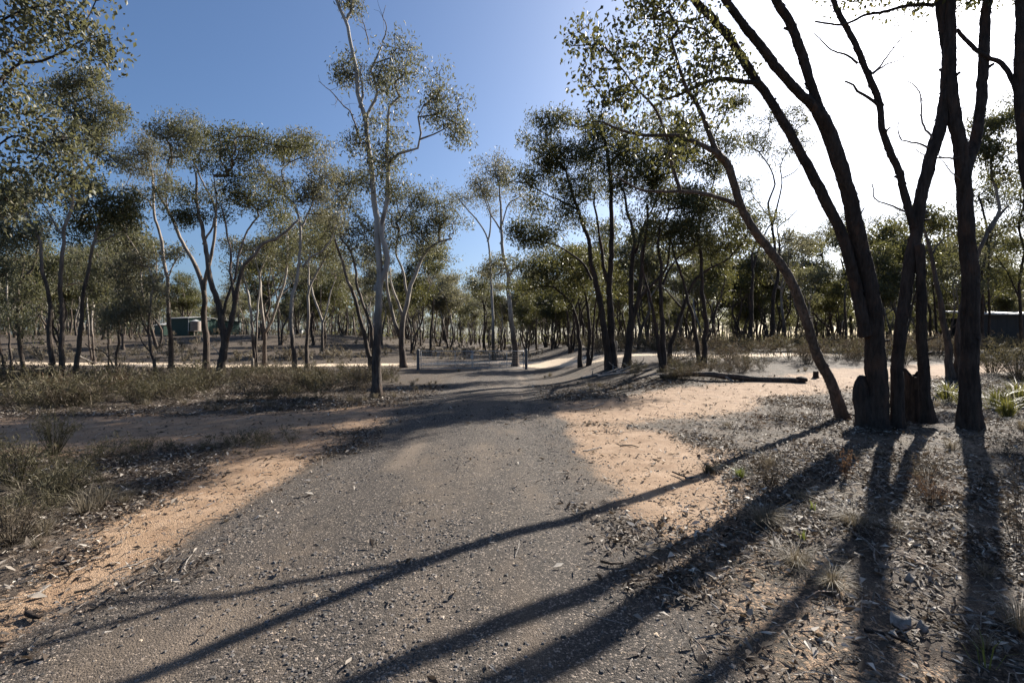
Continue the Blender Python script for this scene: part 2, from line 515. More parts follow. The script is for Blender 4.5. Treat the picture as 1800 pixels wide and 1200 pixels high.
def ground_material():
    m, nt, b, out = material('ground_surface')
    pos = N(nt, 'ShaderNodeNewGeometry').outputs['Position']
    at = N(nt, 'ShaderNodeAttribute', attribute_name='zones')
    sep = N(nt, 'ShaderNodeSeparateColor'); nt.links.new(at.outputs['Color'], sep.inputs[0])
    e1 = noise(nt, pos, 7.0, 5, 0.7)
    e2 = noise(nt, pos, 34.0, 4, 0.7)
    edge = mth(nt, 'ADD', mth(nt, 'MULTIPLY', mth(nt, 'SUBTRACT', e1, 0.5), 1.5), mth(nt, 'MULTIPLY', mth(nt, 'SUBTRACT', e2, 0.5), 2.4))
    def zf(s): return mapr(nt, mth(nt, 'ADD', s, edge), 0.44, 0.56)
    road, dirt, pale = zf(sep.outputs[0]), zf(sep.outputs[1]), zf(at.outputs['Alpha'])
    fine = noise(nt, pos, 85.0, 3, 0.75)
    grit = N(nt, 'ShaderNodeTexVoronoi'); grit.inputs['Scale'].default_value = 105.0; nt.links.new(pos, grit.inputs['Vector'])
    gritc = N(nt, 'ShaderNodeSeparateColor'); nt.links.new(grit.outputs['Color'], gritc.inputs[0])
    big = noise(nt, pos, 0.9, 5, 0.6)
    mid = noise(nt, pos, 3.1, 5, 0.65)
    # forest floor
    fl = ramp(nt, fine, [(0.3, (0.018, 0.014, 0.011)), (0.5, (0.058, 0.046, 0.036)), (0.72, (0.14, 0.116, 0.094))])
    fl = mix(nt, mapr(nt, mid, 0.45, 0.7, 0, 0.6), fl, (0.12, 0.080, 0.052))
    fl = mix(nt, mapr(nt, big, 0.5, 0.72, 0, 0.5), fl, (0.075, 0.064, 0.040))
    # orange dirt
    di = ramp(nt, mid, [(0.28, (0.20, 0.122, 0.072)), (0.5, (0.28, 0.188, 0.118)), (0.72, (0.355, 0.250, 0.170))])
    di = mix(nt, mapr(nt, fine, 0.5, 0.72, 0, 0.45), di, (0.13, 0.085, 0.055))
    di = mix(nt, mapr(nt, big, 0.52, 0.7, 0, 0.45), di, (0.20, 0.135, 0.09))
    # gravel: single chips in grey, with dusty tan wear along the wheel lines
    gr = ramp(nt, gritc.outputs[0], [(0.0, (0.030, 0.027, 0.025)), (0.5, (0.048, 0.041, 0.035)), (0.85, (0.105, 0.088, 0.073)), (1.0, (0.34, 0.28, 0.23))])
    gr = mix(nt, mapr(nt, fine, 0.35, 0.6, 0.4, 0.0), gr, (0.045, 0.040, 0.037))
    dust = mth(nt, 'MULTIPLY', mapr(nt, noise(nt, pos, 1.0, 3, 0.5, (1.5, 0.55, 1)), 0.46, 0.64), mapr(nt, mid, 0.35, 0.65, 0.3, 1.0))
    wear = N(nt, 'ShaderNodeAttribute', attribute_name='wear').outputs['Fac']
    gr = mix(nt, mth(nt, 'MULTIPLY', dust, 0.62), gr, (0.125, 0.097, 0.072))
    gr = mix(nt, mth(nt, 'MULTIPLY', mapr(nt, mth(nt, 'ADD', wear, mth(nt, 'MULTIPLY', mth(nt, 'SUBTRACT', e2, 0.5), 0.5)), 0.1, 1.1), 0.6), gr, (0.19, 0.148, 0.110))
    pa = ramp(nt, mid, [(0.3, (0.46, 0.36, 0.25)), (0.7, (0.62, 0.50, 0.37))])
    c = mix(nt, dirt, fl, di)
    c = mix(nt, road, c, gr)
    c = mix(nt, pale, c, pa)
    nt.links.new(c, b.inputs['Base Color'])
    b.inputs['Roughness'].default_value = 0.9
    b.inputs['Specular IOR Level'].default_value = 0.2
    h = mth(nt, 'ADD', mth(nt, 'MULTIPLY', fine, 0.6), mth(nt, 'MULTIPLY', grit.outputs['Distance'], -0.5))
    h = mth(nt, 'ADD', h, mth(nt, 'MULTIPLY', e2, 0.8))
    bump(nt, b, h, 0.75, 0.016)
    M['ground'] = m


ground_material()
build_ground()


# ------------------------------------------------------------------ trees
def leaves(mb, C, size, ratio, rg, droop=0.9, cup=0.18):
    """one leaf blade at every point of C: two folded faces along the midrib"""
    n = len(C)
    ax = norm(rg.normal(size=(n, 3)) * 0.75 + np.array([0, 0, -droop]))
    sd = norm(np.cross(ax, rg.normal(size=(n, 3))))
    nn = np.cross(ax, sd)
    L = size * (0.65 + 0.7 * rg.random(n))[:, None]
    W = L * ratio * (0.75 + 0.5 * rg.random(n))[:, None]
    b = C - ax * L * 0.5
    t = C + ax * L * 0.5 + nn * L * cup * rg.normal(size=(n, 1))
    l = C - ax * L * 0.08 + sd * W * 0.5
    r = C - ax * L * 0.08 - sd * W * 0.5
    V = np.stack([b, l, t, r], 1).reshape(-1, 3)
    i = np.arange(n)[:, None] * 4
    mb.add(V, i + np.array([[0, 1, 2, 3]]))


def clump_points(c, r, n, rg):
    """twig ends through a leaf clump, thicker towards its domed top"""
    m = max(2, n // 6)
    d = norm(rg.normal(size=(m, 3)))
    d[:, 2] = np.where((d[:, 2] < 0) & (rg.random(m) < 0.5), -d[:, 2], d[:, 2])
    q = d * (0.35 + 0.6 * rg.random(m)[:, None])
    p = q[rg.integers(0, m, n)] + rg.normal(size=(n, 3)) * np.array([0.26, 0.26, 0.20])
    u = norm(rg.normal(size=(n, 3))) * rg.random(n)[:, None] ** 0.45
    p = np.where(rg.random(n)[:, None] < 0.5, u * np.array([1.0, 1.0, 1.05]), p)
    return c + p * np.asarray(r)


def grow(stems, A, rg, step, tip_r, kpath=0.18):
    """joins twig ends A to the stems by short forking branches; returns chains (points, radii) and the tips' directions"""
    pos = np.concatenate([s[0] for s in stems])
    ns = len(pos)
    # only the upper part of a stem may carry foliage
    ok = np.concatenate([np.arange(len(s[0])) >= len(s[0]) * s[2] for s in stems])
    plen = np.zeros(ns)
    parent = np.full(ns, -1)
    pen = np.where(ok, 0.0, 1e6)
    d0 = np.min(np.linalg.norm(A[:, None, :] - pos[None, ok][:, ::max(1, ok.sum() // 250)], axis=2), axis=1)
    order = np.argsort(d0)
    cap = ns + len(A) * 14
    BP = np.zeros((cap, 3)); BP[:ns] = pos
    BL = np.zeros(cap); BL[:ns] = plen
    PN = np.zeros(cap); PN[:ns] = pen
    par = np.full(cap, -1); n = ns
    paths = []
    for k in order:
        a = A[k]
        dv = a - BP[:n]
        dist = np.linalg.norm(dv, axis=1)
        cost = dist * (1 + 0.35 * (dv[:, 2] < -0.1)) + kpath * BL[:n] + PN[:n]
        j = int(np.argmin(cost))
        L = dist[j]
        m = min(12, max(1, int(L / step)))
        t = (np.arange(1, m + 1) / m)[:, None]
        p = BP[j] + (a - BP[j]) * t
        if m > 1:
            bow = rg.normal(size=3) * 0.10 * L
            bow[2] = abs(bow[2]) * -0.3
            p = p + np.sin(t * math.pi) * bow + rg.normal(size=p.shape) * 0.05 * step * (t < 1)
        ids = [j]
        for q in range(m):
            BP[n] = p[q]; par[n] = ids[-1]; BL[n] = BL[ids[-1]] + L / m; ids.append(n); n += 1
        paths.append(ids)
    wgt = np.zeros(n)
    for ids in paths: wgt[ids[-1]] += 1
    for i in range(n - 1, ns - 1, -1):
        if par[i] >= 0: wgt[par[i]] += wgt[i]
    out = []
    for ids in paths:
        rr = tip_r * np.maximum(wgt[ids], 1) ** 0.47
        rr[0] = min(rr[0], rr[1] * 1.25) if len(rr) > 1 else rr[0]
        out.append((BP[ids], rr))
    return out


def resample_stem(P, step, rg, wob):
    S = spline(P, step)
    if wob > 0 and len(S) > 3:
        w = np.cumsum(rg.normal(size=S.shape) * wob, axis=0)
        t = np.linspace(0, 1, len(S))[:, None]
        w = w - t * w[-1]
        S = S + w * (t > 0)
    return S


SEED = [100]


def make_tree(name, label, cat, stems, clumps, bark, leaf, D=None, group=None, leaf_len=None, ratio=0.28, dens=1.0,
              near=False, flare=0.35, twig_r=None, droop=0.9, extra=(), leaf_n=None):
    """stems: (pixels of the photograph along the stem, width there at foot, at end, metres of lean in depth, bare share);
    clumps: (centre x, y, half width, half height[, density[, depth offset]]) ; every point gets its own distance D + lean"""
    SEED[0] += 1
    rg = np.random.default_rng(SEED[0])
    base_px = stems[0][0][0]
    if D is None:
        base = ghit(*base_px)
    else:
        base = P3(base_px[0], base_px[1], D); base[2] = hz(base[0], base[1])
    D = base[1]
    root = empty(name, base, label, cat, group)
    step = 0.06 if near else max(0.22, 0.010 * D)
    done, px_nodes = [], []
    for i, st in enumerate(stems):
        pts, w0, w1, dd = st[:4]
        bare = st[4] if len(st) > 4 else (0.35 if i == 0 else 0.2)
        pts = np.array(pts, float)
        d0 = D
        if i > 0:
            q = np.array(px_nodes)
            j = np.argmin(np.hypot(q[:, 0] - pts[0, 0], q[:, 1] - pts[0, 1]))
            if np.hypot(*(q[j, :2] - pts[0])) < 40: d0 = q[j, 2]
        seg = np.concatenate([[0], np.cumsum(np.hypot(*np.diff(pts, axis=0).T))])
        tt = seg / seg[-1]
        P = np.array([P3(x, y, d0 + dd * t) for (x, y), t in zip(pts, tt)])
        if i == 0:
            P[0] = base - np.array([0, 0, 0.12])
        elif np.hypot(*(pts[0] - stems[0][0][0])) < 45 and pts[0, 1] > base_px[1] - 12:
            P[0, 2] = hz(P[0, 0], P[0, 1]) - 0.12
        for (x, y), t in zip(pts, tt): px_nodes.append((x, y, d0 + dd * t))
        S = resample_stem(P, step, rg, 0.004 if near else 0.02)
        t = np.linspace(0, 1, len(S))
        dep = S[:, 1]
        R = (0.82 if near else 1.0) * (w0 + (w1 - w0) * t ** 0.85) * dep / FPX / 2 * dep / np.hypot(dep, S[:, 0])   # a stem off the axis looks wider
        if len(st) > 5: R = R * np.sqrt(np.clip(1 - (np.clip(t - 0.6, 0, 1) / 0.4) ** 2 * 0.85, 0.02, 1))     # rounded broken stub
        done.append((S, R, bare))
        mb = MB()
        r0 = R[0]
        sides = (22 if r0 > 0.09 else 12) if near else (9 if r0 > 0.06 else 6)
        tube(mb, S, R, sides, True, 0.13 if near else 0.10, flare if i == 0 or P[0, 2] < base[2] + 0.2 else 0, SEED[0] + i)
        if near and r0 > 0.05:
            flakes(mb, S, R, rg, int(45 * len(S) * step))
            for q in range(int(1 + 0.9 * len(S) * step)):          # snapped-off branch stubs and knots
                a = int(rg.integers(len(S) // 6, len(S) - 2))
                dv = norm(np.array([rg.normal(), rg.normal(), 0.35 + 0.3 * rg.random()]))
                ln = R[a] + 0.03 + 0.13 * rg.random() ** 2
                rs = min(0.45 * R[a], 0.010 + 0.022 * rg.random())
                tube(mb, np.array([S[a], S[a] + dv * ln * 0.6, S[a] + dv * ln + rg.normal(size=3) * 0.012]), np.array([rs * 1.6, rs, rs * 0.75]), 7, True, 0.25, 0, q)
        mb.obj('trunk' if i == 0 else 'limb', M[bark], root, True, base)
    if clumps:
        A, dn = [], []
        allS = np.concatenate([s[0] for s in done])
        more = []
        for c in clumps:                                   # ragged outliers round every clump
            for q in range(3):
                a = rg.random() * 6.28
                f = 0.9 + 0.5 * rg.random()
                more.append((c[0] + math.cos(a) * c[2] * f, c[1] + math.sin(a) * c[3] * f, c[2] * 0.36, c[3] * 0.36, 0.55 * (c[4] if len(c) > 4 else 1.0)))
        for c in list(clumps) + more:
            cx, cy, rx, ry = c[:4]
            k = c[4] if len(c) > 4 else 1.0
            q = np.array(px_nodes)
            j = np.argmin(np.hypot(q[:, 0] - cx, q[:, 1] - cy))
            dd = q[j, 2] + (c[5] if len(c) > 5 else rg.normal() * 0.5 * min(2.0, rx * D / FPX))
            ctr = P3(cx, cy, dd)
            s = dd / FPX
            r = (rx * s, 0.85 * (rx * 0.7 + ry * 0.3) * s, ry * s)
            area = r[0] * r[2]
            n = max(3, int(area * 27 * dens * k + 4)) if not near else max(3, int(area * 27 * dens * k + 3))
            A.append(clump_points(ctr, r, n, rg)); dn += [k] * n
        A = np.concatenate(A)
        if len(A) > 1000: A = A[rg.permutation(len(A))[:1000]]
        tr = twig_r or (0.0035 + 0.00016 * D)
        chains = grow(done, A, rg, 0.22 if near else 0.4, tr)
        mb = MB()
        tips, dirs = [], []
        for P, R in chains:
            tube(mb, P, np.maximum(R, tr), 4 if R[0] > 3 * tr else 3, False)
            tips.append(P[-1]); dirs.append(P[-2])
        mb.obj('branchwork', M[bark] if bark in ('bark_iron', 'bark_lean') else M['twig'], root, True, base)['kind'] = 'stuff'
        ll = leaf_len or (0.080 + 0.0030 * D)
        tips = np.array(tips); dirs = np.array(dirs)
        per = leaf_n or int(0.140 / (ll ** 2 * ratio * 0.5))
        T = np.repeat(tips, per, 0); Dn = np.repeat(dirs, per, 0)
        u = rg.random((len(T), 1)) * 0.5
        sg = 0.16 if near else 0.13 + 0.0058 * D
        g = np.clip(rg.normal(size=T.shape), -1.7, 1.7)
        C = T + (Dn - T) * u + g * np.array([sg, sg, sg * 0.8]) - np.array([0, 0, 0.3 * sg])
        mb = MB()
        leaves(mb, C, ll, ratio, rg, droop)
        mb.obj('crown', M[leaf], root, False, base)
    for kind, pts, w0, w1, dd in extra:
        q = np.array(px_nodes)
        j = np.argmin(np.hypot(q[:, 0] - pts[0][0], q[:, 1] - pts[0][1]))
        d0 = q[j, 2]
        mb = MB()
        P = np.array([P3(x, y, d0 + dd * k / (len(pts) - 1)) for k, (x, y) in enumerate(pts)])
        S = resample_stem(P, 0.07, rg, 0.008)
        tube(mb, S, np.linspace(w0, w1, len(S)) * d0 / FPX / 2, 6, True, 0.12)
        for k in range(int(len(S) * 0.25)):
            a = S[rg.integers(len(S) // 3, len(S))]
            e = a + rg.normal(size=3) * np.array([0.25, 0.2, 0.22]) + np.array([0, 0, 0.12])
            mm = (a + e) / 2 + rg.normal(size=3) * 0.04
            W = spline([a, mm, e], 0.08)
            tube(mb, W, np.linspace(0.007, 0.003, len(W)), 3)
        mb.obj(kind, M['twig'], root, True, base)
    return root


def flakes(mb, S, R, rg, n):
    """curling strips of loose bark that break the trunk's outline"""
    i = rg.integers(1, len(S) - 1, n)
    a = rg.random(n) * 2 * math.pi
    T = norm(S[i + 1] - S[i - 1])
    U = norm(np.cross(T, np.array([0.3, 1.0, 0.1]))); W = np.cross(T, U)
    o = U * np.cos(a)[:, None] + W * np.sin(a)[:, None]
    s = np.cross(T, o)
    c = S[i] + o * (R[i] * 0.97)[:, None]
    L = (0.03 + 0.07 * rg.random(n))[:, None]; w = (0.010 + 0.02 * rg.random(n))[:, None]
    lift = (0.006 + 0.022 * rg.random(n) ** 2)[:, None]
    sg = np.where(rg.random(n) < 0.5, -1, 1)[:, None]
    V = np.stack([c - s * w - T * L * sg * 0.5, c + s * w - T * L * sg * 0.5, c + s * w * 0.5 + T * L * sg * 0.5 + o * lift, c - s * w * 0.5 + T * L * sg * 0.5 + o * lift], 1).reshape(-1, 3)
    mb.add(V, np.arange(n)[:, None] * 4 + np.array([[0, 1, 2, 3]]))


def far_tree_template(seed, h, spread, nst, leaf_len=0.27):
    """trunk and crown meshes of one gum of the wood, foot at the origin"""
    rg = np.random.default_rng(seed)
    stems = []
    for k in range(nst):
        az = rg.random() * 6.28
        lean = (0.08 + 0.20 * rg.random()) * (1.0 if nst > 1 else 0.5)
        n = 6
        t = np.linspace(0, 1, n)
        hh = h * (0.74 + 0.22 * rg.random())
        b = np.array([math.cos(az), math.sin(az), 0]) * 0.10 * (nst > 1)
        P = b + np.stack([np.cos(az) * lean * hh * t ** 1.3, np.sin(az) * lean * hh * t ** 1.3, hh * t - 0.2], 1)
        P[1:] += rg.normal(size=(n - 1, 3)) * np.array([0.22, 0.22, 0.0])
        S = spline(P, 0.5)
        r0 = (0.12 + 0.05 * rg.random()) * (1 if nst == 1 else 0.75)
        stems.append((S, np.linspace(r0, 0.03, len(S)), 0.5))
        for q in range(2 + int(rg.integers(0, 2))):
            j = int(len(S) * (0.42 + 0.38 * rg.random()))
            a2 = rg.random() * 6.28
            Lb = h * (0.2 + 0.16 * rg.random())
            e = S[j] + np.array([math.cos(a2) * Lb * 0.55, math.sin(a2) * Lb * 0.55, Lb * 0.8])
            m = (S[j] + e) / 2 + np.array([math.cos(a2), math.sin(a2), -0.5]) * 0.12 * Lb
            B = spline([S[j], m, e], 0.45)
            stems.append((B, np.linspace(r0 * 0.5, 0.022, len(B)), 0.3))
    A = []
    for S, R, _ in stems:
        c = S[-1]
        r = spread * (0.65 + 0.5 * rg.random())
        A.append(clump_points(c + np.array([0, 0, 0.25]), (r, r, r * 0.55), int(14 + 13 * r * r), rg))
        if rg.random() < 0.6:
            c2 = S[int(len(S) * 0.7)] + rg.normal(size=3) * np.array([0.8, 0.8, 0.3])
            A.append(clump_points(c2, (r * 0.6, r * 0.6, r * 0.35), int(6 + 4 * r * r), rg))
    A = np.concatenate(A)
    mt = MB()
    for S, R, _ in stems: tube(mt, S, R, 6, True, 0.1, 0.35 if S[0, 2] < 0.1 else 0, seed)
    for P, R in grow(stems, A, rg, 0.6, 0.009): tube(mt, P, np.maximum(R, 0.009), 3, False)
    ml = MB()
    per = 20
    C = np.repeat(A, per, 0) + rg.normal(size=(len(A) * per, 3)) * np.array([0.32, 0.32, 0.26])
    leaves(ml, C, leaf_len, 0.30, rg)
    return mt, ml


# ---- the four big trees at the right-hand edge of the track
make_tree('leaning_tree', 'slim grey-barked tree leaning far left over the track, leftmost of the near clump', 'tree', [
    ([(1484, 736), (1465, 687), (1431, 620), (1412, 560), (1386, 489), (1360, 451), (1322, 399), (1301, 360), (1282, 297), (1260, 267)], 27, 16, -1.9, 0.6),
    ([(1260, 267), (1245, 225), (1225, 182), (1210, 160), (1195, 120), (1180, 70)], 13, 5, -0.2, 0.1),
    ([(1262, 270), (1220, 250), (1185, 237), (1135, 237), (1100, 230), (1060, 215)], 12, 4, -0.2, 0.25),
    ([(1303, 365), (1270, 349), (1225, 337), (1196, 335), (1135, 333), (1099, 319), (1072, 304)], 12, 3, -0.3, 0.6),
    ([(1196, 335), (1180, 290), (1170, 240), (1150, 190), (1115, 150), (1085, 110)], 9, 3, -0.1, 0.3),
], [(1085, 60, 60, 38, .8), (1045, 110, 40, 28, .8), (1100, 120, 60, 35), (1160, 100, 50, 40), (1200, 60, 45, 35, .8), (1040, 60, 35, 25, .6), (1120, 20, 55, 22, .7),
    (1240, 110, 40, 35, .7), (1180, 180, 55, 32, .8), (1110, 200, 50, 28, .7), (1060, 180, 35, 25, .5), (1235, 200, 30, 22, .5), (1150, 260, 40, 20, .5)],
    'bark_lean', 'leaf_dark', near=True, leaf_len=0.085, ratio=0.55, leaf_n=21, flare=0.25)

make_tree('forked_tree', 'thick dark-barked tree with a bulging fire-scarred foot, forking into two leaning stems', 'tree', [
    ([(1535, 752), (1538, 715), (1543, 669), (1540, 620), (1536, 560), (1525, 474), (1506, 399), (1493, 333), (1477, 283), (1457, 227), (1438, 193)], 52, 30, -0.6, 0.9),
    ([(1438, 196), (1400, 160), (1363, 123), (1333, 83), (1300, 40), (1272, 0), (1250, -50)], 23, 16, -0.3, 0.7),
    ([(1440, 196), (1430, 163), (1417, 127), (1403, 83), (1390, 47), (1363, 0), (1335, -60)], 24, 18, -0.2, 0.7),
    ([(1522, 590), (1514, 545), (1502, 489), (1487, 432), (1469, 387), (1447, 347), (1413, 283), (1380, 217), (1343, 155), (1332, 140), (1310, 105), (1285, 67), (1255, 32), (1225, 2), (1200, -40)], 30, 15, -0.5, 0.55),
    ([(1334, 146), (1307, 142), (1275, 137), (1237, 145), (1200, 165), (1165, 175)], 12, 4, -0.1, 0.3),
    ([(1526, 750), (1519, 715), (1515, 690), (1516, 660)], 40, 34, 0.05, 0.9, 1),
], [(1255, 95, 30, 22, .6), (1290, 120, 22, 18, .4), (1210, 150, 40, 20, .6), (1180, 20, 50, 25, .6), (1240, -30, 90, 40, .6), (1330, -90, 110, 50, .6), (1160, -50, 80, 40, .6)],
    'bark_iron', 'leaf_dark', near=True, leaf_len=0.085, ratio=0.55, leaf_n=21, flare=0.55)

make_tree('slender_tree', 'dark rough-barked tree with two close stems and a thin crooked limb, beside the bulging foot', 'tree', [
    ([(1575, 753), (1577, 669), (1581, 594), (1592, 530), (1600, 462), (1611, 406), (1619, 350), (1632, 290), (1648, 230), (1660, 180), (1664, 110), (1660, 50), (1657, 0), (1650, -80)], 27, 31, -0.2, 0.85),
    ([(1632, 742), (1626, 687), (1621, 612), (1619, 537), (1620, 474), (1616, 430)], 27, 22, -0.25, 0.9),
    ([(1606, 400), (1597, 367), (1580, 307), (1563, 267), (1550, 227), (1543, 183), (1527, 140), (1510, 93), (1497, 63), (1480, 27), (1467, 0), (1455, -40)], 20, 12, -0.2, 0.75),
    ([(1642, 10), (1617, 7), (1577, 13), (1547, 22), (1517, 27), (1490, 40), (1467, 43), (1433, 38)], 10, 4, -0.2, 0.6),
    ([(1543, 185), (1525, 172), (1507, 160), (1500, 150), (1485, 143)], 9, 4, 0.0, 0.9),
    ([(1508, 112), (1490, 98), (1462, 88), (1440, 68), (1431, 58)], 6, 2, 0.1, 0.9),
], [(1560, -40, 90, 35, .6), (1650, -90, 110, 50, .6), (1590, 0, 35, 14, .35), (1455, -30, 60, 25, .5)],
    'bark_iron', 'leaf_dark', near=True, leaf_len=0.085, ratio=0.55, leaf_n=21, flare=0.5,
    extra=[('dead_branch', [(1524, 138), (1545, 118), (1570, 85), (1590, 60)], 4, 1.2, 0.2), ('dead_branch', [(1535, 130), (1560, 112), (1580, 108), (1598, 95)], 3, 1.2, -0.2),
           ('dead_branch', [(1632, 260), (1610, 250), (1585, 245), (1580, 215), (1585, 200)], 4, 1.2, -0.2), ('dead_branch', [(1638, 245), (1620, 215), (1615, 165), (1600, 145), (1575, 140)], 4, 1.2, 0.15),
           ('dead_branch', [(1600, 375), (1570, 365), (1540, 350), (1535, 320)], 4, 1.5, 0.2)])

make_tree('tall_tree', 'thickest straight dark trunk of the near clump, forking high up, beside the sedges', 'tree', [
    ([(1703, 754), (1704, 690), (1705, 650), (1705, 537), (1701, 425), (1697, 350), (1692, 305), (1686, 250), (1677, 200), (1670, 130), (1668, 60), (1672, -40)], 50, 26, -0.1, 0.85),
    ([(1694, 318), (1705, 280), (1717, 250), (1727, 183), (1730, 110), (1733, 33), (1737, 0), (1745, -60)], 30, 22, 0.1, 0.8),
], [(1700, -80, 90, 40, .6), (1740, 3, 40, 14, .35), (1780, -60, 70, 30, .5)],
    'bark_iron', 'leaf_dark', near=True, leaf_len=0.085, ratio=0.55, leaf_n=21, flare=0.35,
    extra=[('dead_branch', [(1692, 285), (1670, 280), (1640, 278), (1610, 262)], 4, 1.5, 0.1), ('dead_branch', [(1690, 320), (1670, 300), (1660, 285), (1650, 275)], 3, 1, -0.1)])

make_tree('edge_tree', 'dark trunk cut by the right picture edge, with a limb arching left', 'tree', [
    ([(1868, 752), (1850, 600), (1826, 450), (1808, 330), (1797, 220), (1792, 140), (1793, 60), (1796, -40)], 40, 24, 0.0, 0.8),
    ([(1793, 170), (1780, 140), (1760, 113), (1740, 103), (1717, 90), (1700, 73), (1682, 52)], 16, 9, 0.5, 0.9),
], [(1850, -60, 100, 40, .6)], 'bark_iron', 'leaf_dark', near=True, leaf_len=0.085, ratio=0.55, leaf_n=21, flare=0.35, D=8.6)

# ---- the near tree just outside the left edge, whose leafy boughs hang into the picture
make_tree('overhanging_tree', 'near tree at the left edge with large-leaved boughs hanging into the top corner', 'tree', [
    ([(-70, 800), (-64, 700), (-55, 500), (-40, 330), (-30, 200), (-40, 60), (-55, -80)], 26, 12, 0.0, 0.5),
    ([(-34, 170), (10, 130), (33, 113), (60, 110), (87, 103), (107, 93), (150, 70), (190, 60)], 10, 3, 0.3, 0.2),
    ([(-38, 300), (0, 250), (30, 240), (70, 250), (120, 245)], 8, 3, 0.6, 0.2),
    ([(-40, 60), (0, 40), (50, 20), (110, 10)], 9, 3, 0.2, 0.2),
], [(40, 55, 45, 40), (100, 40, 45, 35), (150, 60, 40, 30, .9), (195, 90, 22, 22, .6), (10, 95, 30, 25), (60, 10, 50, 25), (150, 20, 40, 22, .8),
    (15, 165, 30, 25, .9), (45, 190, 28, 22, .8), (20, 240, 35, 35), (60, 280, 35, 35, .9), (15, 310, 30, 30), (90, 330, 30, 28, .6), (135, 240, 25, 20, .5), (150, 300, 26, 15, .5), (5, 380, 30, 30, .7)],
    'bark_iron', 'leaf_mid', near=True, leaf_len=0.075, ratio=0.55, flare=0.3, leaf_n=24, D=6.8)

# ---- the tall pale gum left of the road
make_tree('white_gum', 'tall pale smooth-barked gum standing alone left of the gravel road', 'tree', [
    ([(662, 698), (661, 660), (660, 617), (659, 550), (658, 493), (657, 433), (653, 383), (648, 333), (642, 267), (637, 217), (632, 190), (623, 160), (620, 117), (613, 67), (608, 37), (600, 20), (593, 0), (585, -40)], 16, 5, 0.3, 0.4),
    ([(608, 37), (617, 20), (622, 0), (630, -35)], 6, 3, 0.2, 0.2),
    ([(660, 512), (670, 487), (678, 453), (669, 417), (667, 393), (673, 370), (679, 345), (678, 317), (681, 290), (678, 267), (680, 227), (683, 187), (700, 172)], 13, 4, -0.4, 0.4),
    ([(681, 290), (700, 270), (720, 264), (733, 258), (740, 233), (735, 205), (745, 185)], 7, 2.5, -0.3, 0.5),
    ([(738, 245), (760, 238), (785, 225), (800, 215)], 3.5, 1.5, 0.1, 0.4),
    ([(641, 222), (653, 190), (663, 167), (656, 140), (653, 127), (663, 100), (672, 80)], 7, 3, 0.4, 0.3),
    ([(632, 190), (635, 165), (632, 130), (637, 110)], 5, 2, -0.3, 0.4),
], [(687, 85, 36, 16), (712, 108, 26, 16, .8), (670, 120, 26, 16, .6), (690, 140, 30, 20, .8), (695, 172, 28, 20), (655, 150, 18, 16, .5), (772, 145, 28, 20), (787, 172, 22, 20), (745, 190, 20, 14, .6), (797, 240, 14, 9, .7), (800, 215, 10, 8, .5),
    (656, 222, 14, 14, .8), (697, 252, 24, 14, .9), (670, 270, 20, 16, .7), (633, 252, 12, 12, .6), (642, 300, 22, 20, .8), (700, 300, 28, 18, .7), (610, 110, 8, 14, .4), (612, 8, 10, 8, .5), (675, 325, 20, 16, .6), (608, 140, 10, 8, .4)],
    'bark_gum', 'leaf_mid', flare=0.5, leaf_len=0.11, dens=0.66, leaf_n=32,
    extra=[('dead_branch', [(633, 253), (617, 200), (607, 187), (583, 160), (560, 143)], 3.5, 1, 0.3), ('dead_branch', [(648, 78), (642, 55), (635, 30), (640, 5)], 2.2, 0.8, 0.1), ('dead_branch', [(672, 75), (678, 50), (672, 30), (678, 10)], 2.4, 0.8, -0.1)])

# ---- the trees of the middle distance, left side
G_L = 'trees standing in the scrub left of the road'
make_tree('gum_tree', 'twin-stemmed dark tree, the taller stem rising straight, second clump from the left edge', 'tree', [
    ([(107, 676), (106, 625), (105, 550), (102, 500), (107, 462), (111, 412), (117, 395), (127, 350), (129, 312), (127, 275), (129, 212), (127, 155)], 12, 3.5, 0.2, 0.4),
    ([(95, 672), (88, 600), (87, 550), (85, 505), (77, 467), (72, 437), (67, 415), (58, 395), (47, 370), (40, 335), (25, 312)], 12, 4, 0.3, 0.5),
    ([(129, 318), (150, 300), (168, 285), (185, 250), (198, 230)], 4, 2, 0.3, 0.3),
    ([(111, 412), (98, 400), (85, 375), (70, 350), (60, 340)], 5, 2, 0.3, 0.3),
], [(130, 140, 38, 18), (160, 142, 18, 14, .6), (85, 158, 30, 16, .8), (180, 188, 32, 18), (155, 205, 25, 18), (200, 215, 20, 18, .6), (115, 180, 18, 14, .5), (150, 245, 40, 20, .7), (190, 265, 36, 22), (110, 260, 32, 20, .6), (70, 330, 40, 22, .7), (30, 340, 38, 28), (130, 320, 30, 20, .5), (45, 400, 32, 22, .7)],
    'bark_box', 'leaf_mid', group=G_L)
make_tree('gum_tree', 'dark leaning tree with a dense flat dark crown, right of the twin-stemmed tree', 'tree', [
    ([(129, 672), (135, 625), (140, 575), (147, 512), (155, 475), (162, 437), (172, 402), (184, 378)], 11, 5, 0.2, 0.5),
    ([(166, 425), (190, 420), (205, 411), (217, 407), (230, 392)], 4, 2, 0.3, 0.3),
    ([(146, 515), (150, 495), (160, 508), (172, 530)], 3, 1.2, 0.3, 0.9),
], [(180, 365, 48, 26), (150, 378, 30, 20), (215, 385, 26, 18), (205, 350, 26, 14, .8), (235, 372, 14, 14, .6), (130, 400, 25, 18, .5)], 'bark_box', 'leaf_dark', group=G_L)
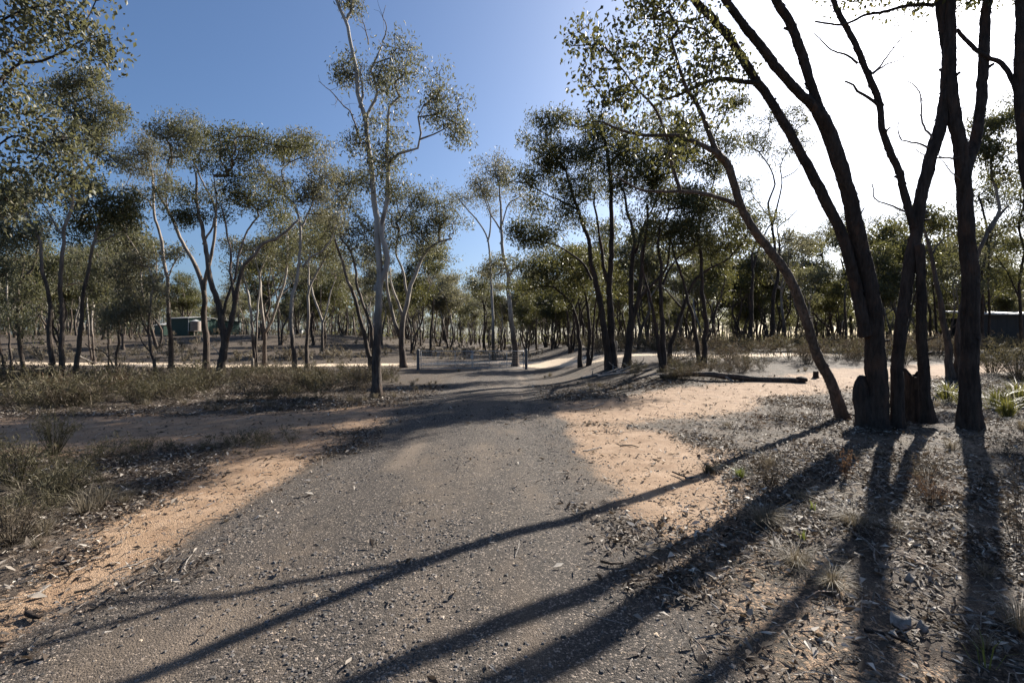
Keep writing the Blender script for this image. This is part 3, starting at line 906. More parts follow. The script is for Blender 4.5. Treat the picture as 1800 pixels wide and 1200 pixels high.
make_tree('gum_tree', 'short dark trunk with a wide fork, left of the twin-stemmed tree', 'tree', [
    ([(43, 660), (37, 612), (32, 575), (32, 525), (33, 497), (50, 480), (65, 450), (69, 425), (75, 400)], 10, 4, 0.2, 0.5),
    ([(33, 500), (40, 470), (40, 450), (20, 440), (5, 430)], 4, 2, 0.3, 0.4),
    ([(31, 535), (20, 520), (0, 510)], 4, 2, 0.1, 0.4),
], [(30, 425, 40, 25), (75, 405, 30, 18, .7), (10, 460, 30, 25, .8), (60, 520, 35, 25, .8), (15, 545, 25, 20, .6), (70, 560, 30, 25, .6)], 'bark_box', 'leaf_mid', group=G_L)
make_tree('gum_tree', 'thin dark trunk at the far left picture edge', 'tree', [([(10, 680), (6, 620), (3, 587), (-3, 550), (-8, 480), (-5, 400)], 7, 3, 0, 0.5)], [(-5, 400, 40, 30), (10, 470, 30, 25, .7)], 'bark_box', 'leaf_mid', group=G_L)
make_tree('gum_tree', 'very slim straight trunk between the leftmost two trunks', 'tree', [([(21, 656), (18, 600), (14, 540), (11, 475), (11, 425), (16, 380)], 6, 2.5, 0, 0.5)], [(15, 380, 35, 22), (30, 360, 25, 18, .7)], 'bark_grey', 'leaf_mid', group=G_L)
make_tree('sapling', 'bushy small tree with low pale-green foliage right of the leaning dark tree', 'tree', [
    ([(275, 664), (267, 625), (260, 575), (265, 525), (269, 500), (262, 470)], 7, 3, 0, 0.3), ([(262, 590), (250, 560), (240, 530), (225, 500)], 4, 2, 0.2, 0.3), ([(266, 620), (250, 600), (240, 580)], 4, 1.5, -0.2, 0.3)],
    [(230, 480, 38, 28), (255, 520, 35, 28, .9), (215, 530, 30, 28, .8), (265, 460, 30, 22), (240, 560, 30, 20, .7), (205, 570, 22, 18, .5)], 'bark_grey', 'leaf_pale', group=G_L, dens=1.1)
make_tree('sapling', 'bushy sapling on two crooked stems in front of the pale far track', 'tree', [
    ([(206, 660), (204, 630), (208, 600), (207, 560), (208, 520), (200, 470)], 6, 2.5, 0, 0.3), ([(206, 655), (192, 630), (176, 615), (160, 612), (150, 604)], 4, 2, -0.3, 0.9), ([(190, 655), (190, 620), (188, 580), (185, 520)], 4, 2, 0.3, 0.4)],
    [(200, 450, 35, 25), (175, 480, 32, 28, .8), (205, 500, 30, 25, .8), (180, 540, 26, 20, .6)], 'bark_box', 'leaf_mid', group=G_L)
make_tree('sapling', 'pair of thin pale-streaked stems behind the leaning dark tree', 'tree', [
    ([(162, 640), (158, 600), (156, 560), (152, 520), (155, 480)], 5, 2.5, 0, 0.4), ([(168, 645), (163, 610), (160, 560), (165, 520), (175, 490)], 5, 2.5, 0.4, 0.4)],
    [(150, 470, 35, 25, .8), (175, 470, 30, 25, .8), (120, 480, 25, 20, .5)], 'bark_gum', 'leaf_mid', group=G_L)
make_tree('gum_tree', 'single dark stem in front of the green shed, left of its water tank', 'tree', [
    ([(303, 647), (300, 597), (296, 545), (295, 503), (294, 487), (287, 451), (285, 430), (279, 398), (272, 371), (267, 308), (256, 265)], 10, 3.5, 0.3, 0.45),
    ([(294, 490), (305, 465), (318, 445), (325, 435)], 4, 1.5, 0.2, 0.3), ([(272, 372), (262, 352), (250, 346), (238, 330), (222, 325)], 4, 2, 0.4, 0.4)],
    [(262, 245, 28, 20), (245, 275, 28, 20, .8), (268, 290, 22, 18, .6), (235, 300, 22, 14, .6), (290, 310, 16, 12, .5), (230, 335, 20, 14, .6)], 'bark_box', 'leaf_pale', group=G_L)
make_tree('gum_tree', 'dark tree forking low with long arched stems, right of the green shed', 'tree', [
    ([(361, 652), (362, 597), (360, 555), (359, 512), (348, 476), (333, 447), (319, 420), (312, 404), (296, 371), (281, 346), (267, 321)], 14, 4, 0.5, 0.5),
    ([(359, 514), (365, 482), (373, 455), (378, 420), (379, 387), (377, 362), (362, 333), (352, 312)], 9, 3, -0.3, 0.4),
    ([(312, 404), (300, 380), (292, 350), (290, 310), (296, 290)], 4, 2, 0.2, 0.4)],
    [(320, 212, 36, 18), (295, 225, 26, 18, .9), (340, 225, 20, 14, .6), (310, 245, 30, 16, .6), (344, 266, 42, 18), (315, 275, 24, 12, .7), (365, 258, 22, 14, .7), (304, 328, 18, 12, .7), (285, 345, 16, 12, .5), (370, 345, 22, 16, .6)],
    'bark_box', 'leaf_mid', group=G_L)
make_tree('gum_tree', 'broad-crowned tree whose dark trunk splits in a deep V above the scrub', 'tree', [
    ([(385, 664), (394, 628), (396, 597), (387, 555), (379, 528), (371, 499), (365, 478), (362, 451), (357, 430), (352, 387), (344, 346), (344, 304)], 17, 4, 0.4, 0.5),
    ([(397, 600), (402, 582), (410, 545), (415, 503), (419, 487), (425, 466), (444, 447), (462, 428), (483, 421), (505, 405), (525, 387)], 11, 4, -0.5, 0.45),
    ([(411, 530), (404, 482), (404, 441), (398, 420), (395, 390), (388, 360)], 6, 3, 0.5, 0.4),
    ([(392, 552), (404, 514), (418, 478), (425, 440), (440, 400), (455, 380)], 6, 3, 0.6, 0.4),
    ([(357, 430), (375, 400), (382, 360), (378, 320), (370, 300)], 5, 2, -0.4, 0.3)],
    [(430, 248, 40, 20), (468, 245, 40, 18), (400, 262, 30, 20), (505, 250, 30, 16, .9), (435, 285, 38, 18, .8), (448, 342, 42, 26), (420, 320, 30, 18, .6), (480, 358, 34, 20, .9), (340, 355, 20, 15, .6), (312, 386, 22, 16, .7), (345, 385, 18, 16, .5), (400, 360, 26, 18, .6), (380, 290, 20, 12, .4)],
    'bark_box', 'leaf_dark', group=G_L, dens=0.9)
make_tree('gum_tree', 'pale-limbed pair of thin stems with reddish foot, left of the smooth white stem', 'tree', [
    ([(447, 645), (447, 628), (445, 596), (444, 566), (437, 514), (429, 489), (424, 460)], 7, 3, 0, 0.5), ([(451, 646), (451, 600), (452, 545), (456, 493), (450, 462), (446, 440)], 5, 2.5, 0.4, 0.5)],
    [(425, 445, 35, 22, .8), (450, 430, 35, 20, .8), (415, 480, 22, 18, .5)], 'bark_gum', 'leaf_mid', group=G_L)
make_tree('gum_tree', 'grey tree with a long stem curving from a low fork, near the smooth white stem', 'tree', [
    ([(465, 643), (465, 610), (465, 582), (460, 545), (458, 514), (457, 480), (470, 450)], 9, 3, 0.3, 0.5), ([(465, 586), (479, 562), (490, 528), (500, 499), (504, 472), (506, 441), (506, 415)], 6, 3, -0.3, 0.5)],
    [(500, 400, 38, 22), (470, 430, 30, 20, .8), (525, 420, 25, 18, .7), (485, 460, 22, 16, .5)], 'bark_grey', 'leaf_mid', group=G_L)
make_tree('white_gum', 'slim smooth white trunk snaking upward at the right end of the scrub strip', 'tree', [
    ([(517, 655), (518, 618), (515, 576), (515, 545), (519, 518), (527, 497), (532, 462), (533, 430), (531, 398), (517, 360), (498, 344), (479, 325), (467, 304), (454, 285)], 9, 3, 0.3, 0.5),
    ([(532, 470), (548, 448), (565, 440), (580, 420), (590, 395)], 5, 2, -0.3, 0.4), ([(531, 398), (540, 375), (550, 350), (548, 320)], 4, 2, 0.4, 0.3), ([(500, 345), (500, 320), (495, 300), (510, 285)], 4, 2, -0.3, 0.3)],
    [(520, 247, 30, 16), (545, 272, 30, 22), (560, 305, 28, 26), (512, 333, 34, 24), (480, 310, 28, 16, .6), (570, 340, 24, 20, .8), (545, 360, 28, 18, .6), (595, 385, 22, 18, .7), (500, 275, 26, 14, .6)],
    'bark_gum', 'leaf_pale', group=G_L)
make_tree('gum_tree', 'crooked brown trunk with pale upper forks, right of the smooth white stem', 'tree', [
    ([(541, 647), (539, 597), (542, 545), (544, 510), (560, 478), (569, 460), (580, 440)], 8, 3, 0.2, 0.5), ([(543, 515), (542, 480), (542, 462), (548, 430)], 4, 2, 0.3, 0.4)],
    [(580, 425, 32, 20), (550, 420, 30, 20), (600, 450, 24, 16, .7)], 'bark_grey', 'leaf_mid', group=G_L)
make_tree('gum_tree', 'straight slim grey trunk standing on open ground, left of the tall pale gum', 'tree', [
    ([(567, 621), (567, 590), (567, 566), (558, 540), (552, 524), (545, 490)], 6, 2.5, 0.3, 0.5), ([(567, 568), (575, 540), (582, 510), (590, 490)], 3.5, 2, -0.3, 0.4)],
    [(545, 480, 32, 18, .9), (590, 480, 30, 18, .9), (570, 450, 30, 16, .7)], 'bark_grey', 'leaf_mid', group=G_L)
make_tree('gum_tree', 'two-stemmed tree leaning left just behind the tall pale gum', 'tree', [
    ([(653, 650), (652, 636), (639, 581), (626, 527), (611, 495), (601, 461), (588, 419), (576, 391), (572, 370)], 9, 3.5, 0.3, 0.5),
    ([(655, 650), (652, 575), (638, 535), (626, 502), (623, 470), (614, 438), (597, 415), (606, 385), (600, 350)], 7, 3, -0.3, 0.5)],
    [(600, 320, 30, 24), (575, 355, 30, 24), (620, 350, 26, 22, .8), (600, 400, 34, 22, .9), (635, 400, 26, 20, .7), (625, 310, 22, 16, .8), (570, 400, 24, 18, .6), (630, 440, 24, 18, .5)],
    'bark_box', 'leaf_mid', group=G_L)
make_tree('gum_tree', 'forked brown tree with sinuous stems beside the left gate post', 'tree', [
    ([(711, 646), (710, 620), (709, 597), (709, 565), (718, 533), (725, 502), (734, 483), (747, 448), (766, 429), (794, 419)], 13, 3, 0.3, 0.5),
    ([(708, 600), (699, 587), (687, 543), (680, 502), (680, 470), (676, 440)], 8, 3, -0.3, 0.5), ([(709, 560), (696, 524), (688, 500), (686, 470)], 6, 2.5, 0.4, 0.5), ([(718, 530), (713, 500), (709, 476), (696, 445), (700, 410)], 5, 2.5, 0.2, 0.4)],
    [(756, 362, 36, 20), (788, 380, 28, 18), (766, 402, 34, 18), (740, 340, 30, 16, .8), (712, 420, 40, 24), (712, 372, 36, 22, .9), (735, 390, 30, 20, .8), (690, 340, 30, 22, .9), (680, 400, 26, 20, .8), (740, 440, 30, 16, .6), (660, 440, 24, 22, .6)],
    'bark_grey', 'leaf_mid', group=G_L)
make_tree('white_gum', 'slender gum with white streaked trunk and open airy crown beside the right gate post', 'tree', [
    ([(906, 644), (903, 593), (897, 543), (893, 507), (893, 480), (883, 447), (881, 403), (880, 360), (877, 327), (870, 300)], 11, 2.5, 0.3, 0.5),
    ([(881, 405), (863, 377), (853, 350), (845, 330)], 3.5, 1.5, 0.4, 0.3), ([(881, 400), (887, 383), (897, 357), (915, 345)], 3, 1.5, -0.3, 0.3), ([(893, 490), (905, 470), (918, 462)], 4, 2, 0.3, 0.4)],
    [(868, 290, 26, 15, .8), (888, 300, 18, 14, .6), (838, 310, 18, 14, .7), (855, 325, 20, 14, .6), (925, 350, 18, 14, .5), (880, 330, 22, 14, .6), (860, 470, 26, 16, .8), (905, 465, 26, 14, .7), (875, 485, 24, 12, .7)],
    'bark_gum', 'leaf_pale', dens=0.8)
make_tree('white_gum', 'pale bare-stemmed gum behind the gate with a small airy top', 'tree', [
    ([(868, 625), (867, 560), (863, 490), (862, 477), (857, 423), (843, 393), (823, 370), (806, 350)], 6, 2, 0.3, 0.7), ([(857, 425), (862, 400), (862, 370), (852, 345)], 3.5, 1.5, 0.3, 0.4)],
    [(806, 342, 22, 13, .7), (826, 350, 20, 12, .6), (850, 340, 20, 12, .6), (862, 365, 14, 10, .4)], 'bark_gum', 'leaf_pale', dens=0.8)

# ---- middle distance, right side
G_R = 'dark trees standing beyond the dirt track on the right'
make_tree('box_tree', 'dense dark tree on three close stems, tallest of the group right of the road', 'tree', [
    ([(1079, 647), (1072, 580), (1070, 512), (1072, 467), (1075, 439), (1077, 400), (1075, 360), (1074, 320), (1068, 270), (1060, 240)], 15, 5, 0.4, 0.5),
    ([(1072, 646), (1061, 591), (1052, 535), (1045, 501), (1038, 467), (1034, 430), (1027, 400), (1018, 370), (1005, 335), (995, 300)], 14, 4, -0.4, 0.5),
    ([(1067, 495), (1061, 456), (1058, 422), (1050, 380), (1045, 340)], 7, 3, 0.3, 0.4), ([(1040, 492), (1025, 465), (1000, 445), (975, 430), (950, 425)], 5, 2, -0.2, 0.4), ([(1020, 375), (990, 355), (965, 345), (935, 330)], 4, 2, 0.3, 0.3)],
    [(970, 222, 34, 18, .9), (955, 255, 38, 22), (925, 310, 28, 20, .9), (960, 300, 34, 24), (1000, 270, 34, 24), (1040, 225, 40, 20), (1080, 230, 36, 24), (1030, 280, 40, 26), (1075, 290, 38, 26), (1050, 330, 38, 24), (1010, 330, 34, 22), (935, 395, 36, 22), (965, 370, 32, 20, .9), (900, 410, 16, 14, .6), (930, 430, 24, 14, .7), (1000, 385, 30, 18, .7), (990, 210, 22, 12, .8)],
    'bark_iron', 'leaf_dark', group=G_R, dens=1.45)
make_tree('box_tree', 'dark many-stemmed tree fanning upward, second of the group right of the road', 'tree', [
    ([(1102, 646), (1106, 591), (1110, 535), (1112, 490), (1117, 445), (1119, 425), (1112, 400), (1104, 370), (1098, 340)], 14, 4, 0.2, 0.5),
    ([(1106, 600), (1119, 535), (1126, 479), (1130, 440), (1135, 400), (1138, 360)], 10, 4, -0.4, 0.5), ([(1121, 528), (1139, 508), (1166, 479), (1175, 445), (1180, 410)], 6, 3, -0.4, 0.4), ([(1117, 445), (1128, 400), (1150, 360), (1165, 340)], 5, 2.5, 0.5, 0.4)],
    [(1110, 320, 36, 24), (1145, 310, 36, 26), (1130, 270, 38, 24), (1100, 265, 30, 20, .9), (1160, 350, 34, 22), (1170, 290, 32, 22, .9), (1190, 400, 34, 20), (1140, 375, 28, 16, .6), (1175, 250, 30, 18, .8), (1150, 225, 30, 14, .6)],
    'bark_iron', 'leaf_dark', group=G_R, dens=1.45)
make_tree('box_tree', 'dark upright trunk with a burnt foot, third of the group right of the road', 'tree', [
    ([(1166, 637), (1168, 580), (1166, 512), (1164, 463), (1157, 427), (1160, 395)], 11, 4, 0.2, 0.5), ([(1163, 637), (1157, 580), (1146, 528), (1135, 490), (1128, 456), (1130, 430)], 8, 3, -0.3, 0.5), ([(1166, 500), (1185, 462), (1210, 440), (1230, 428)], 5, 2, 0.4, 0.4)],
    [(1190, 415, 40, 20), (1150, 405, 32, 18, .8), (1230, 410, 32, 18), (1215, 370, 32, 18), (1240, 345, 30, 18, .9), (1200, 340, 30, 18, .8)], 'bark_iron', 'leaf_dark', group=G_R, dens=1.5, D=19.0)
make_tree('box_tree', 'dark tree leaning right with a long low bough, behind the fallen log', 'tree', [
    ([(1178, 640), (1180, 614), (1191, 569), (1200, 539), (1214, 501), (1232, 481), (1259, 465), (1281, 452), (1297, 434), (1310, 420)], 9, 2.5, -0.3, 0.5), ([(1200, 542), (1180, 520), (1165, 505), (1150, 500)], 4, 2, 0.2, 0.5)],
    [(1290, 420, 34, 18, .8), (1255, 440, 28, 14, .6), (1310, 390, 26, 16, .8), (1270, 400, 28, 16, .6)], 'bark_iron', 'leaf_dark', group=G_R, dens=1.2)
make_tree('box_tree', 'dark tree with two diverging trunks behind the fallen log, left trunk leaning left', 'tree', [
    ([(1238, 628), (1236, 591), (1241, 569), (1234, 524), (1232, 490), (1232, 456), (1229, 422), (1228, 380), (1225, 340)], 10, 4, 0.3, 0.5), ([(1231, 628), (1229, 614), (1220, 569), (1209, 530), (1198, 490), (1184, 449), (1178, 420)], 9, 3, -0.3, 0.5), ([(1242, 600), (1255, 570), (1265, 530), (1275, 490)], 4, 2, 0.5, 0.5), ([(1228, 385), (1245, 350), (1255, 320), (1262, 290)], 4, 2, 0.2, 0.3)],
    [(1225, 330, 34, 20, .9), (1250, 290, 34, 20, .8), (1215, 290, 30, 20, .8), (1195, 260, 34, 20, .8), (1280, 250, 22, 12, .8), (1260, 380, 30, 18, .7), (1180, 215, 30, 16, .7), (1275, 180, 22, 10, .7), (1230, 230, 30, 16, .6)],
    'bark_iron', 'leaf_dark', group=G_R, dens=1.5, D=20.0)
make_tree('box_tree', 'low curving dark tree reaching left over the track end, left of the three close stems', 'tree', [
    ([(1022, 645), (1020, 602), (1011, 557), (997, 527), (973, 507), (950, 503), (935, 507)], 8, 3, -0.3, 0.5), ([(1034, 645), (1034, 602), (1031, 535), (1027, 508), (1010, 480), (1000, 460)], 7, 3, 0.3, 0.5), ([(1036, 640), (1040, 600), (1045, 546), (1050, 510)], 5, 2.5, 0.2, 0.5)],
    [(935, 480, 40, 22), (975, 480, 36, 22), (1005, 500, 28, 20, .8), (920, 510, 22, 14, .6), (1000, 450, 32, 20, .9), (1030, 480, 28, 22, .8), (960, 450, 28, 16, .7), (1050, 490, 22, 18, .6)], 'bark_iron', 'leaf_dark', group=G_R, dens=1.2)
make_tree('box_tree', 'slim dark trunk with a narrow fork, left of the leaning near tree', 'tree', [
    ([(1317, 617), (1319, 557), (1322, 510), (1324, 467), (1322, 445), (1330, 423), (1338, 400)], 9, 3, 0, 0.6), ([(1324, 470), (1332, 441), (1342, 420), (1350, 402), (1362, 385)], 5, 2, 0.2, 0.4)],
    [(1310, 370, 26, 18, .8), (1345, 380, 22, 14, .5), (1300, 330, 20, 14, .6)], 'bark_iron', 'leaf_dark', group=G_R, dens=1.2)
make_tree('box_tree', 'tall thin dark tree with an open wispy crown against the bright sky', 'tree', [
    ([(1362, 615), (1360, 570), (1358, 532), (1365, 488), (1363, 467), (1358, 423), (1354, 391), (1349, 360), (1362, 325), (1359, 309), (1350, 290), (1334, 267)], 9, 2.2, 0.2, 0.6),
    ([(1356, 405), (1366, 372), (1372, 340), (1376, 313), (1373, 290), (1382, 270), (1390, 255)], 4, 1.6, 0.3, 0.5), ([(1363, 467), (1370, 430), (1368, 400), (1385, 385), (1408, 362)], 4, 1.2, -0.2, 0.9), ([(1376, 313), (1395, 303), (1410, 285)], 2.5, 1.2, 0.2, 0.5)],
    [(1345, 215, 22, 16, .6), (1345, 250, 20, 16, .5), (1390, 190, 24, 14, .6), (1405, 220, 20, 16, .4), (1365, 270, 22, 14, .5), (1405, 245, 18, 12, .4), (1330, 240, 12, 12, .4)], 'bark_iron', 'leaf_dark', group=G_R, dens=0.9)
make_tree('box_tree', 'small bent dark tree seen between the leaning near tree and the bulging foot', 'tree', [
    ([(1469, 608), (1462, 575), (1456, 532), (1458, 499), (1449, 471), (1445, 440)], 7, 2.5, 0, 0.5), ([(1463, 578), (1445, 565), (1430, 550), (1415, 545)], 4, 2, -0.2, 0.5)],
    [(1430, 430, 34, 16, .8), (1465, 410, 36, 18, .9), (1440, 470, 28, 16, .7), (1410, 470, 24, 14, .7), (1480, 385, 26, 10, .7)], 'bark_iron', 'leaf_dark', group=G_R, dens=1.2)
make_tree('box_tree', 'umbrella-crowned tree behind the bulging fire-scarred foot', 'tree', [
    ([(1497, 592), (1496, 570), (1493, 521), (1485, 480), (1478, 455)], 7, 3, 0, 0.5), ([(1560, 600), (1556, 540), (1548, 500), (1552, 470), (1575, 445)], 6, 2.5, 0.1, 0.5)],
    [(1555, 385, 44, 16), (1540, 420, 40, 16, .7), (1590, 410, 30, 16, .8), (1500, 440, 34, 16, .8), (1575, 450, 34, 16, .8), (1530, 470, 34, 18, .8)], 'bark_iron', 'leaf_dark', group=G_R, dens=1.2)
make_tree('box_tree', 'grey-topped leaning trunk seen between the near clump and the thickest near trunk', 'tree', [
    ([(1672, 666), (1668, 607), (1656, 534), (1647, 476), (1639, 441), (1627, 409), (1615, 380)], 17, 5, 0.3, 0.6), ([(1640, 445), (1655, 425), (1675, 412), (1690, 405)], 5, 2, 0.2, 0.5),
    ([(1686, 664), (1685, 620), (1686, 578), (1700, 505), (1723, 447), (1741, 403), (1757, 372), (1753, 344), (1744, 310), (1742, 287), (1746, 262)], 16, 4, 0.3, 0.7), ([(1738, 408), (1752, 385), (1772, 362)], 9, 5, 0, 0.95), ([(1744, 312), (1753, 292), (1770, 275), (1791, 263), (1810, 258)], 5, 2.5, 0.2, 0.5)],
    [(1755, 225, 38, 18), (1725, 225, 20, 14, .7), (1750, 255, 34, 16, .9), (1780, 200, 22, 14, .7), (1735, 275, 26, 14, .6), (1775, 300, 26, 12, .5), (1640, 390, 30, 14, .7), (1680, 400, 26, 14, .6), (1620, 365, 24, 10, .6)], 'bark_box', 'leaf_dark')
make_tree('box_tree', 'slim dark trunk right of the thickest near trunk, before the long low roof', 'tree', [
    ([(1727, 590), (1726, 540), (1726, 490), (1735, 417), (1728, 370), (1720, 345)], 9, 4, 0, 0.5), ([(1740, 590), (1738, 520), (1740, 450), (1745, 400)], 6, 3, 0.2, 0.5)],
    [(1730, 330, 36, 20), (1760, 350, 30, 16, .8), (1760, 420, 26, 16, .6), (1700, 360, 26, 16, .6), (1770, 460, 28, 16, .6)], 'bark_iron', 'leaf_dark', D=38)
make_tree('box_tree', 'dark tree with drooping boughs at the right picture edge, before the long low roof', 'tree', [
    ([(1796, 600), (1795, 540), (1793, 500), (1800, 440), (1792, 400), (1800, 360)], 8, 4, 0, 0.4), ([(1794, 530), (1780, 500), (1765, 470), (1750, 450)], 4, 2, 0.2, 0.3)],
    [(1795, 345, 34, 22), (1780, 380, 28, 18, .7), (1795, 440, 26, 22, .8), (1770, 480, 26, 16, .6), (1790, 180, 28, 18, .6), (1815, 240, 34, 24, .7), (1790, 500, 30, 16, .6)], 'bark_iron', 'leaf_dark', D=36)

# ------------------------------------------------------------------ the wood: copies of twelve gums
def in_view(x, y, margin=1.12):
    return abs(x) < y * 900 / FPX * margin


def build_wood():
    rg = np.random.default_rng(42)
    temp = []
    for k in range(12):
        nst = [1, 2, 3, 1, 2, 1, 3, 2, 1, 2, 4, 1][k]
        h = [10.5, 9.5, 10, 12, 11, 9, 9, 12.5, 11, 8.5, 10, 12][k]
        mt, ml = far_tree_template(900 + k, h, [1.5, 1.5, 1.3, 1.6, 1.4, 1.6, 1.2, 1.5, 1.7, 1.4, 1.2, 1.5][k], nst)
        bark = ['bark_box', 'bark_grey', 'bark_box', 'bark_gum', 'bark_box', 'bark_grey', 'bark_iron', 'bark_box', 'bark_iron', 'bark_grey', 'bark_box', 'bark_grey'][k]
        leaf = ['leaf_mid', 'leaf_pale', 'leaf_dark', 'leaf_pale', 'leaf_mid', 'leaf_mid', 'leaf_dark', 'leaf_mid', 'leaf_dark', 'leaf_mid', 'leaf_dark', 'leaf_pale'][k]
        temp.append((mt.mesh('wood_trunk', M[bark], True), ml.mesh('wood_crown', M[leaf], False), bark))
    pts = []
    shed = (-54.0, 82.0)
    def clear(x, y, gap):
        if polydist(np.array([x]), np.array([y]), PALE)[0] < 2.6: return False
        px = 900 + FPX * x / y
        if 296 < px < 415 and y < 88: return False            # the shed shows between the trunks
        if 735 < px < 905 and y < 54: return False            # open ground behind the gate
        if abs(x + 54) < 12 and abs(y - 84) < 9: return False
        for (a, b) in pts:
            if (a - x) ** 2 + (b - y) ** 2 < gap * gap: return False
        return True
    tries = 0
    while len(pts) < 290 and tries < 60000:
        tries += 1
        y = 28 + 118 * rg.random() ** 1.35
        x = (rg.random() * 2 - 1) * y * 1.13
        px = 900 + FPX * x / y
        lo = 51 if px < 740 else (55 if px < 960 else 34)
        if y < lo: continue
        if clear(x, y, 2.6 + y * 0.012): pts.append((x, y))
    extra = []
    for x, y in sorted(pts, key=lambda p: p[1]):
        k = int(rg.integers(12))
        if x < -6 and rg.random() < 0.35: k = int(rg.choice([1, 3, 5, 9, 11]))
        if x > 4 and rg.random() < 0.55: k = int(rg.choice([2, 6, 8, 10]))
        mt, ml, bark = temp[k]
        s = 0.62 + 0.62 * rg.random() + (0.25 if x < -5 else 0.0)
        tone = {'bark_gum': 'pale', 'bark_grey': 'grey', 'bark_box': 'brown', 'bark_iron': 'dark'}[bark]
        px = 900 + FPX * x / y
        where = ('up the slope round the green shed' if px < 470 else 'left of the gate beyond the pale track' if px < 735 else 'straight behind the gate' if px < 960
                 else 'behind the fallen log' if px < 1420 else 'behind the clump of near trunks')
        far = 'far' if y > 95 else ('middle' if y > 65 else 'nearer')
        stm = ['single', 'two', 'three', 'single', 'two', 'single', 'three', 'two', 'single', 'two', 'four', 'single'][k]
        size = 'tall' if s > 1.14 else ('short' if s < 0.98 else 'mid-height')
        label = '%s %s-stemmed %s-barked gum of the %s wood %s' % (size, stm, tone, far, where)
        r = empty('woodland_tree', (x, y, hz(x, y) - 0.05), label, 'tree', 'gums of the %s wood %s' % (far, where))
        r.rotation_euler = (rg.normal() * 0.03, rg.normal() * 0.03, rg.random() * 6.28)
        r.scale = (s * (0.9 + 0.2 * rg.random()), s * (0.9 + 0.2 * rg.random()), s)
        link_mesh('trunk', mt, r)
        link_mesh('crown', ml, r)
    # the last of the wood, beyond where single trees can be told apart
    mb_t, mb_l = MB(), MB()
    low = []
    for k in range(4):
        a, b = far_tree_template(950 + k, 11, 1.6, 1 + k % 3, 1.0)
        V = np.concatenate(b.v); Q = np.concatenate(b.q)
        keep = np.arange(len(Q)) % 34 == 0
        used = Q[keep]
        low.append((a, V[used.ravel()], np.arange(used.size).reshape(-1, 4)))
    for i in range(600):
        y = 112 + 130 * rg.random()
        x = (rg.random() * 2 - 1) * y * 1.4
        a, V, Q = low[i % 4]
        c, s_ = math.cos(i * 1.7), math.sin(i * 1.7)
        k = 0.8 + 0.4 * rg.random()
        Rm = np.array([[c, -s_, 0], [s_, c, 0], [0, 0, 1]]) * k
        o = np.array([x, y, hz(x, y)])
        mb_l.add(V @ Rm.T + o, Q)
        # trunk only: first rings
        P = np.array([[0, 0, -0.3], [0.2, 0.1, 3], [0.1, -0.2, 6], [0.3, 0, 9.0]]) @ Rm.T + o
        tube(mb_t, P, np.array([0.2, 0.15, 0.11, 0.05]), 4)
        for q in range(2):
            b = o + np.array([rg.normal() * 2.5, rg.normal() * 2.5, 0])
            P = np.array([b - [0, 0, .4], b + [rg.normal() * .3, 0, 3.5], b + [rg.normal() * .8, rg.normal() * .5, 8.0]])
            tube(mb_t, P, np.array([0.15, 0.11, 0.04]), 3)
        leaves(mb_l, o + rg.normal(size=(26, 3)) * np.array([2.6, 2.0, 0.0]) + np.stack([np.zeros(26), np.zeros(26), 0.3 + 3.4 * rg.random(26) ** 1.5], 1), 0.9, 0.4, rg)
    w = mb_t.obj('distant_forest', M['bark_box'])
    setp(w, 'distant trunks and crowns closing the view behind the wood', 'forest', None, 'stuff')
    c = mb_l.obj('foliage', M['leaf_mid'], w)
    c['kind'] = 'stuff'


build_wood()


# ------------------------------------------------------------------ undergrowth
def shrub_mesh(seed, w, h, nt, per, leaf, wid, wiry=0.0):
    """stems fanning from the ground with small blades along them"""
    rg = np.random.default_rng(seed)
    mb = MB()
    C = []
    az = rg.random(nt) * 6.28
    out = rg.random(nt) ** 0.6 * w
    hh = h * (0.55 + 0.5 * rg.random(nt)) * (1 - 0.35 * (out / w) ** 2)
    for k in range(nt):
        d = np.array([math.cos(az[k]), math.sin(az[k]), 0])
        b = d * 0.12 * w * rg.random()
        e = d * out[k] + np.array([0, 0, hh[k]])
        m = (b + e) / 2 + np.array([0, 0, 0.10 * h]) + rg.normal(size=3) * 0.05 * h
        S = spline([b - np.array([0, 0, 0.05]), m, e], h / (6 if wiry else 1.6))
        tube(mb, S, np.linspace(0.006, 0.0022, len(S)) * (max(0.6, h) if not wiry else 0.45 * max(0.7, h)), 3, False)
        t = 0.25 + 0.75 * rg.random(per) ** 0.7
        i = np.clip((t * (len(S) - 1)).astype(int), 0, len(S) - 2)
        f = (t * (len(S) - 1) - i)[:, None]
        C.append(S[i] * (1 - f) + S[i + 1] * f + rg.normal(size=(per, 3)) * 0.07 * w)
    C = np.concatenate(C); C[:, 2] = np.abs(C[:, 2]) + 0.01
    leaves(mb, C, leaf, wid, rg, -0.6)
    return mb


